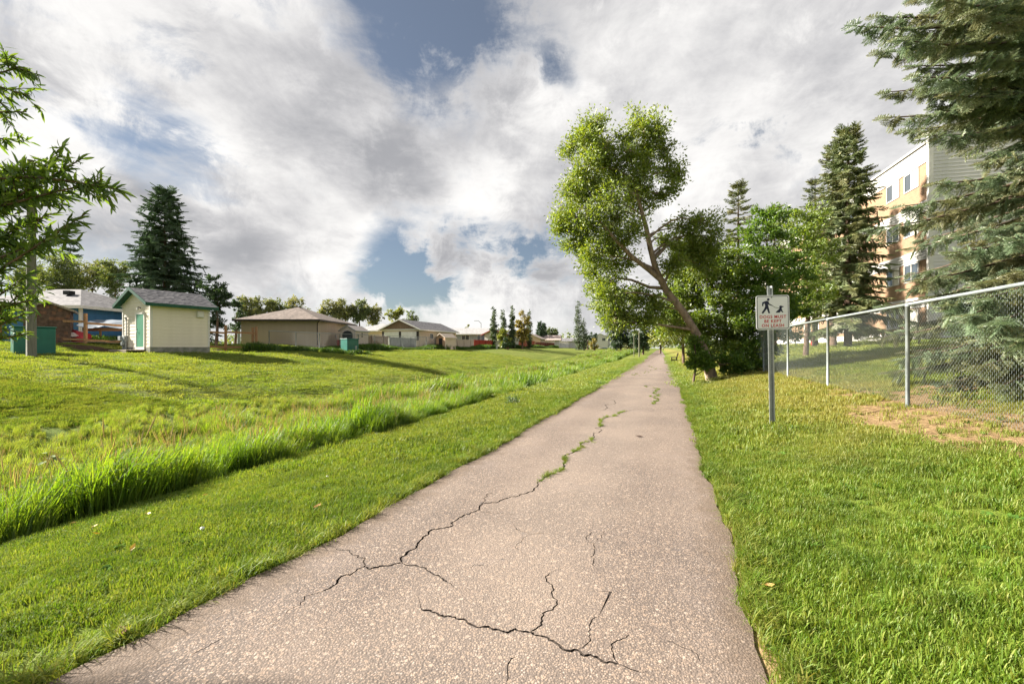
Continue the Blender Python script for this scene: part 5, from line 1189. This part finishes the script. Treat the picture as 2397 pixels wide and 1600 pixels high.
# trees behind the houses
def column_blobs(px, y0, y1, w0, Z, n=7, seed=0):
    rr = random.Random(seed); out = []
    for i in range(n):
        t = i / (n - 1); ww = w0 * (.55 + .45 * math.sin(math.pi * min(1, t * .8 + .18))) * (1.05 - .35 * t); out.append((px + rr.uniform(-.25, .25) * w0, y1 + (y0 - y1) * t, ww, rr.uniform(-.4, .4)))
    return out
def round_blobs(px, y0, y1, w0, n, seed):
    rr = random.Random(seed); out = []; cy, ry = (y0 + y1) / 2, (y1 - y0) / 2
    for i in range(n):
        a = rr.uniform(0, 6.28); q = math.sqrt(rr.random()) * .74; out.append((px + math.cos(a) * q * w0, cy + math.sin(a) * q * ry, rr.uniform(.36, .52) * min(w0, ry), rr.uniform(-1, 1) * min(w0, ry) * .01))
    return out
K = 0
for (nm, lab, px, Z, y0, y1, w0, n, nl, lf, lm_, grp) in [
  ('broadleaf_tree', 'pale green tree right behind the utility pole', 130, 50, 584, 705, 60, 18, 8000, .24, farl, None),
  ('broadleaf_tree', 'yellowish tree left of the broad dark spruce', 215, 52, 606, 705, 48, 15, 6000, .24, popl, None),
  ('broadleaf_tree', 'soft green tree touching the broad dark spruce', 268, 50, 600, 705, 42, 14, 5200, .24, farl, None),
  ('broadleaf_tree', 'leafy tree behind the brown shingled shed', 60, 54, 600, 705, 50, 13, 5200, .24, farl, None),
  ('broadleaf_tree', 'dark leafy tree at the right wall of the pump house', 505, 35, 632, 775, 42, 14, 6500, .17, darkl, None),
  ('broadleaf_tree', 'thin dark tree left of the tan house roof', 550, 48, 690, 790, 24, 9, 2600, .2, darkl, None),
  ('poplar_tree', 'slim pale poplar nearest the blue metal pole', 583, 84, 678, 776, 29, 18, 4500, .36, popl, None),
  ('poplar_tree', 'tallest pale poplar behind the tan house roof', 618, 86, 675, 776, 31, 18, 5100, .36, popl, None),
  ('poplar_tree', 'grey green poplar left of the tan roof peak', 655, 88, 683, 776, 31, 18, 4800, .36, farl, None),
  ('poplar_tree', 'airy poplar touching the tan roof peak', 692, 90, 685, 776, 31, 18, 4800, .36, popl, None),
  ('poplar_tree', 'bare stemmed poplar right of the tan roof peak', 775, 84, 692, 756, 29, 17, 3600, .36, popl, None),
  ('poplar_tree', 'brown tinged poplar above the beige plastic shed', 806, 86, 691, 758, 29, 17, 3900, .36, popl, None),
  ('poplar_tree', 'poplar above the light grey bungalow roof', 840, 86, 699, 761, 27, 17, 3600, .36, farl, None),
  ('poplar_tree', 'outermost poplar above the light grey bungalow roof end', 872, 88, 703, 763, 29, 17, 3900, .36, popl, None),
  ('broadleaf_tree', 'fresh green tree rising left of the brown gable', 925, 72, 716, 765, 22, 9, 1700, .3, ygreen, None),
  ('broadleaf_tree', 'darker green tree rising behind the brown gable peak', 962, 74, 720, 768, 20, 9, 1500, .3, farl, None),
  ('broadleaf_tree', 'tiny tree top above the long grey roof', 1095, 110, 757, 785, 7, 5, 400, .35, popl, None),
  ('leafy_shrub', 'bright bushy shrub at the end of the red fence', 1183, 80,  766, 816, 20, 16, 4200, .28, ygreen, None),
  ('leafy_shrub', 'dark bush below the bright shrub at the red fence', 1188, 78, 788, 816, 14, 7, 1300, .26, darkl, None),
  ('broadleaf_tree', 'golden yellowing tree between the columnar trees', 1222, 88,  722, 812, 22, 22, 6000, .3, yell, None),
  ('leafy_shrub', 'yellow bush glimpsed between the columnar trees', 1192, 95, 762, 792, 9, 5, 600, .3, yell, None),
  ('broadleaf_tree', 'round dark blue green tree beyond the pink roof', 1291, 145,  762, 806, 18, 14, 3000, .5, farl, None),
  ('broadleaf_tree', 'dark round tree beside the white far house', 1384, 140, 775, 812, 15, 8, 1200, .45, darkl, None),
  ('leafy_shrub', 'golden green shrub right of the columnar pair', 1391, 118, 791, 818, 13, 7, 1000, .35, yell, None),
  ('leafy_shrub', 'dark low hedge clump at the white fence end', 1362, 122, 802, 818, 12, 6, 700, .35, darkl, None),
  ('leafy_shrub', 'small purple leaved shrub between tree and hedge', 1375, 128, 792, 814, 8, 5, 500, .35, purple, None),
  ('broadleaf_tree', 'big dark tree left of the two ditch poles', 1452, 100,  752, 822, 32, 22, 7000, .38, darkl, None),
  ('broadleaf_tree', 'big dark tree right of the two ditch poles', 1505, 92,  748, 824, 30, 22, 7000, .36, darkl, None),
  ('broadleaf_tree', 'olive tree closing the view at the path end', 1545, 110,  752, 822, 26, 20, 5500, .4, farl, None),
  ('broadleaf_tree', 'pale olive bush left of the path end', 1475, 125,  786, 822, 20, 12, 2400, .4, popl, None),
  ]:
    K += 1; rgt = 1 if px > 1430 else 0
    px_tree(nm, lab, px, Z, (px, (y0 + y1) / 2), round_blobs(px, y0, y1, w0, n, K), nl, lf, lm_, .07 + .002 * Z, cat='shrub' if 'shrub' in nm else 'tree', seed=100 + K, shell=.35, twigs=1, sub=8)
for (lab, px, Z, y0, y1, w0, nl, lm_) in [
  ('first columnar poplar above the bright red fence', 1156, 84, 722, 812, 10, 3000, colp), ('shorter columnar poplar above the bright bushy shrub', 1178, 86, 728, 806, 9, 2200, colp),
  ('columnar poplar left of the golden tree', 1199, 86, 719, 812, 10, 3000, colp), ('columnar poplar right of the golden tree', 1238, 92, 729, 814, 9, 2600, colp),
  ('tall lone columnar poplar near the white fence', 1353, 112, 706, 818, 13, 4000, colp), ('smaller columnar poplar at the side of the lone one', 1367, 113, 748, 820, 12, 2800, colp)]:
    K += 1; px_tree('columnar_poplar', lab, px, Z, (px, (y0 + y1) / 2), column_blobs(px, y0, y1 - 4, w0 * .85, Z, 18, K), nl, .30, lm_, .12, seed=100 + K, shell=.2, twigs=0, sub=9, spread=.45)
# the far wood along the skyline
rg = np.random.default_rng(77); n = 15000
a = rg.uniform(-1.3, 1.3, n); Zf = rg.uniform(250, 330, n); Xf = a * Zf; hmax = 5.5 + 2.5 * np.sin(a * 19) + 2 * np.sin(a * 47 + 1) + 1.5 * np.sin(a * 113)
C = np.column_stack([Xf, Zf, 2.0 + rg.random(n) * hmax]); V, F = leaf_quads(C, rg.normal(size=(n, 3)), rg.uniform(.9, 2.0, n), .8, rg)
fwd = link('far_woods', np_mesh('far_woods', V, F, farl)); fwd['kind'] = 'stuff'; tag(fwd, 'distant belt of green trees along the skyline', 'woods')

# weeds along the foot of the back fences
weed_m = leaf_mat('weed_blade', [(.030, .085, .010), (.055, .120, .014), (.085, .155, .020), (.12, .18, .03)], .42, .5, gloss=.03)
weed_c = src_collection('weed_tuft', [tuft_mesh('weed_tuft', 70, .34, .62, .035, .55, weed_m) for _ in range(4)])
n = 2600; Y = rng.uniform(34, 125, n); uu = -30.3 + rng.normal(0, .40, n) + .3 * np.sin(Y * .7); X = XS(uu, Y)
X = np.concatenate([X, rng.normal(-15.0, .9, 160), rng.normal(-26.8, 1.4, 130)]); Y = np.concatenate([Y, rng.normal(38.8, .8, 160), rng.normal(29.4, .35, 130)]); n = len(X)
o = instancer('weed_strip', weed_c, np.column_stack([X, Y, G(X, Y)]), np.column_stack([rng.normal(0, .15, (n, 2)), rng.random(n) * 6.28]), rng.uniform(.45, 1.15, n) * (1 + .4 * np.sin(Y * .43)), rng.integers(0, 4, n))
tag(o, 'strip of dark weeds along the foot of the back fences', 'weeds')

# ------------------------------------------------------------------ small plants and litter
px_tree('small_bush', 'small pale leafed bush alone on the mown slope', 1199, 11.9, (1199, 945), [(1190, 945, 13, 0), (1208, 942, 13, .1), (1199, 932, 12, 0), (1200, 950, 14, -.1)], 900, .055, leaf_mat('bush_leaf', [(.06, .12, .04), (.10, .17, .06), (.16, .22, .10)], .35, .5), .012, cat='bush', seed=60, shell=.2, twigs=2)
burd = leaf_mat('burdock_leaf', [(.11, .17, .055), (.16, .22, .085), (.22, .27, .13)], .3, .6, gloss=.03); burd_y = leaf_mat('yellow_dock_leaf', [(.20, .20, .02), (.30, .28, .03), (.12, .17, .02)], .35, .5)
def dock(label, px, py, Z, n, L, m, seed):
    rr = random.Random(seed); p_ = pix(px, py, Z); z0 = Gf(p_[0], p_[1]); o = thing('broadleaf_weed', label, 'weed', (p_[0], p_[1], z0)); hgt = min(.62, max(.3, p_[2] - z0))
    for k in range(n):
        a = rr.uniform(0, 6.28); r = rr.uniform(.03, .38); c = Vector((r * math.cos(a), r * math.sin(a), hgt * rr.uniform(.75, 1.1))); d = Vector((math.cos(a), math.sin(a), rr.uniform(-.22, .12))).normalized(); s = Vector((-math.sin(a), math.cos(a), rr.uniform(-.15, .15))).normalized(); l = L * rr.uniform(.7, 1.2); w_ = l * .30; dn = Vector((0, 0, -.10 * l))
        vs = [c, c + d * l * .3 + s * w_ * .9, c + d * l * .7 + s * w_ * .75 + dn * .6, c + d * l + dn * 1.6, c + d * l * .7 - s * w_ * .75 + dn * .6, c + d * l * .3 - s * w_ * .9, c + d * l * .5 - Vector((0, 0, .05 * l)) + dn * .3]
        mb = MB().add(vs, [(0, 1, 6), (1, 2, 6), (2, 3, 6), (3, 4, 6), (4, 5, 6), (5, 0, 6)]); mb.tube([(0, 0, -.02), tuple(c * .6), tuple(c)], .006, 4, False); mb.build('leaf', m, o)
dock('pale broad leaved weed in the ditch by the left edge', 170, 1035, 7.2, 13, .17, burd, 1)
dock('yellow broad leaved dock plant in the tall ditch grass', 322, 1052, 6.7, 15, .19, burd_y, 2)
dock('small green dock between the pale weed and the yellow dock', 245, 1062, 6.7, 9, .15, burd, 3)
dock('pale dock far over in the rank grass', 115, 1002, 8.6, 8, .18, burd, 4)
def mushroom(px, py, z, s, lab):
    Z = 1000 * (CAMZ - z) / (py - 814.); x = (px - 1198.5) * Z / 1000; g = Gf(x, Z); o = thing('mushroom', lab, 'mushroom', (x, Z, g + .012), 0., 'white mushrooms in the mown grass')
    MB().tube([(0, 0, -.03), (0, 0, .035 * s)], [.009 * s, .008 * s], 8).build('stem', signw, o); MB().tube([(0, 0, .03 * s), (0, 0, .042 * s), (0, 0, .056 * s), (0, 0, .062 * s)], [.026 * s, .030 * s, .018 * s, .004 * s], 10).build('cap', signw, o, True)
for q in ((474, 1257, -.15, 1.0), (905, 1074, -.12, .9), (922, 1082, -.12, .8), (700, 1100, -.3, 1.0), (603, 1124, -.33, .8), (766, 1138, -.2, .8)): mushroom(*q[:3], q[3] * .62, 'small white mushroom in the mown grass left of the path')
lfy = leaf_mat('fallen_yellow', [(.42, .26, .03), (.50, .34, .05)], .2, .5); lfo = leaf_mat('fallen_orange', [(.44, .25, .06), (.36, .20, .05)], .2, .5)
def fallen(px, py, z, L, m, lab, seed, grp=None):
    Z = 1000 * (CAMZ - z) / (py - 814.); x = (px - 1198.5) * Z / 1000; g = Gf(x, Z); r_ = random.Random(seed); w_ = .5 * L * .5
    o = MB().add([(0, -L / 2, 0), (w_, -L * .1, .012), (w_ * .7, L * .25, .008), (0, L / 2, .02), (-w_ * .7, L * .25, .014), (-w_, -L * .1, .006), (0, 0, 0)], [(0, 1, 6), (1, 2, 6), (2, 3, 6), (3, 4, 6), (4, 5, 6), (5, 0, 6)]).build('fallen_leaf', m)
    o.location = (x, Z, g + .055 if abs(float(U(x, Z))) > 1.4 else PZ + .008); o.rotation_euler = (r_.uniform(-.3, .3), r_.uniform(-.3, .3), r_.uniform(0, 6.28)); tag(o, lab, 'leaf', grp)
GL = 'yellow leaves on the mown grass'
for i, q in enumerate(((225, 1262, -.25), (345, 1208, -.25), (310, 1308, -.15), (170, 1207, -.3), (480, 1165, -.25), (220, 1238, -.28))): fallen(*q, .065, lfy, 'fallen yellow leaf on the mown grass left of the path', i, GL)
fallen(742, 1203, -.08, .085, lfo, 'large orange leaf on the grass edge left of the path', 11)
fallen(1797, 1371, .05, .07, lfo, 'orange leaf on the lawn right of the path', 12)
fallen(1495, 1022, PZ, .12, mat('dead_leaf', (.045, .022, .014), (.03, .015, .01), 9, .8), 'dark curled leaf lying on the asphalt path', 13)
fallen(285, 1488, -.01, .09, mat('rust_leaf', (.16, .045, .02), (.10, .03, .015), 9, .8), 'rust brown leaf at the left edge of the asphalt', 14)

# ------------------------------------------------------------------ willow boughs reaching in from the left
wl = thing('willow_tree', 'narrow leaved willow with boughs hanging beside the ditch', 'tree', (-3.95, 2.25, Gf(-3.95, 2.25))); w0 = np.array([-3.95, 2.25, Gf(-3.95, 2.25)])
rg = np.random.default_rng(5); mb = MB(); mb.tube([(0, 0, -.3), (.05, .05, .9), (.0, -.05, 1.7), (-.1, 0, 2.6), (-.05, .05, 3.5)], [.065, .05, .035, .025, .01], 8)
C, D, Ls = [], [], []
def bough(start, tip, Z, n_side, Lside, leafL, dens):
    a = np.array(start) + np.array([0, 0, rg.uniform(-.45, .35)]); b = pix(tip[0], tip[1], Z) - w0; L = np.linalg.norm(b - a); k = 9; off = np.array([0, 0, rg.uniform(-.06, .2) * L])
    pts = [a + (b - a) * t + off * math.sin(math.pi * t) for t in np.linspace(0, 1, k)]
    mb.tube([tuple(q) for q in pts], [.016 * (1 - .9 * t) + .0015 for t in np.linspace(0, 1, k)], 5, False)
    lines = [pts]
    for i in range(n_side):
        t = .30 + .68 * (i + rg.random()) / n_side; j = min(k - 2, int(t * (k - 1))); p_ = pts[j] + (pts[j + 1] - pts[j]) * (t * (k - 1) - j); d = unit(pts[j + 1] - pts[j])
        s = unit(d * .75 + rg.normal(0, .65, 3) + np.array([0, 0, .08])); l = Lside * rg.uniform(.6, 1.2) * (1.15 - .5 * t); e = [p_ + s * l * q + np.array([0, 0, -.10 * l * q * q]) for q in np.linspace(0, 1, 5)]
        mb.tube([tuple(q) for q in e], [.0026, .0022, .0018, .0014, .0008], 4, False); lines.append(e)
    for q, ln in enumerate(lines):
        ln = np.array(ln); seg = np.linalg.norm(np.diff(ln, axis=0), axis=1).sum(); m_ = int(seg * dens)
        for t in rg.random(m_) * (1 - (.35 if q == 0 else .08)) + (.35 if q == 0 else .08):
            j = min(len(ln) - 2, int(t * (len(ln) - 1))); f_ = t * (len(ln) - 1) - j; c = ln[j] + (ln[j + 1] - ln[j]) * f_; d = unit(ln[j + 1] - ln[j])
            C.append(c); D.append(d * .75 + rg.normal(0, .6, 3) + np.array([0, 0, -.25])); Ls.append(leafL * rg.uniform(.45, 1.25))
roots = {'t': (-.06, 0, 2.9), 'm': (0, -.03, 1.7), 'l': (.03, 0, 1.35)}
for (rt, x, y, Zt, ns, ls, lf) in (('t', 78, 175, 4.9, 10, .42, .085), ('t', 70, 225, 5.1, 9, .42, .085), ('t', 40, 160, 5.0, 8, .4, .085), ('t', 62, 262, 4.8, 5, .35, .08), ('t', 15, 250, 5.2, 8, .4, .08), ('t', 20, 330, 4.8, 5, .35, .085),
    ('m', 280, 445, 4.3, 10, .36, .10), ('m', 235, 425, 4.4, 8, .4, .10), ('m', 190, 372, 4.4, 9, .42, .10), ('m', 140, 365, 4.5, 9, .45, .10), ('m', 90, 380, 4.6, 9, .45, .095), ('m', 200, 500, 4.3, 9, .42, .10), ('m', 165, 545, 4.4, 9, .42, .095), ('m', 120, 500, 4.7, 10, .45, .095), ('m', 60, 450, 4.9, 10, .45, .09), ('m', 110, 585, 4.7, 9, .42, .09), ('m', 45, 540, 5.0, 10, .5, .09), ('m', 150, 455, 4.8, 9, .45, .095), ('m', 30, 400, 4.6, 8, .4, .095),
    ('l', 70, 640, 5.6, 9, .45, .075), ('l', 40, 600, 5.8, 10, .5, .075), ('l', 45, 690, 5.8, 10, .45, .075), ('l', 20, 740, 6.0, 10, .45, .075), ('l', 55, 735, 6.0, 6, .3, .075), ('l', 10, 660, 5.6, 10, .5, .075), ('l', 65, 780, 6.1, 4, .25, .07), ('l', 90, 700, 6.0, 4, .25, .07)):
    bough(roots[rt], (x, y), min(Zt * .5, 2.32), int(ns * 1.4), ls * .48, lf * .64, 185)
mb.build('trunk', bark, wl, True)
C, D, Ls = np.array(C), unit(np.array(D)), np.array(Ls); n = len(C); up_ = unit(rg.normal(size=(n, 3)) + np.array([0, 0, .8])); S_ = unit(np.cross(D, up_)); N_ = np.cross(S_, D); l = Ls[:, None]; hw_ = .10 * l
V = np.stack([C, C + D * l * .35 + S_ * hw_, C + D * l * .35 - S_ * hw_, C + D * l * .72 + S_ * hw_ * .75 - N_ * l * .06, C + D * l * .72 - S_ * hw_ * .75 - N_ * l * .06, C + D * l - N_ * l * .18], 1).reshape(-1, 3)
b_ = np.arange(n)[:, None] * 6; F = np.concatenate([b_ + np.array([[0, 1, 2]]), b_ + np.array([[1, 3, 4]]), b_ + np.array([[1, 4, 2]]), b_ + np.array([[3, 5, 4]])])
cr = link('crown', np_mesh('crown', V, F, will), wl); cr['kind'] = 'stuff'
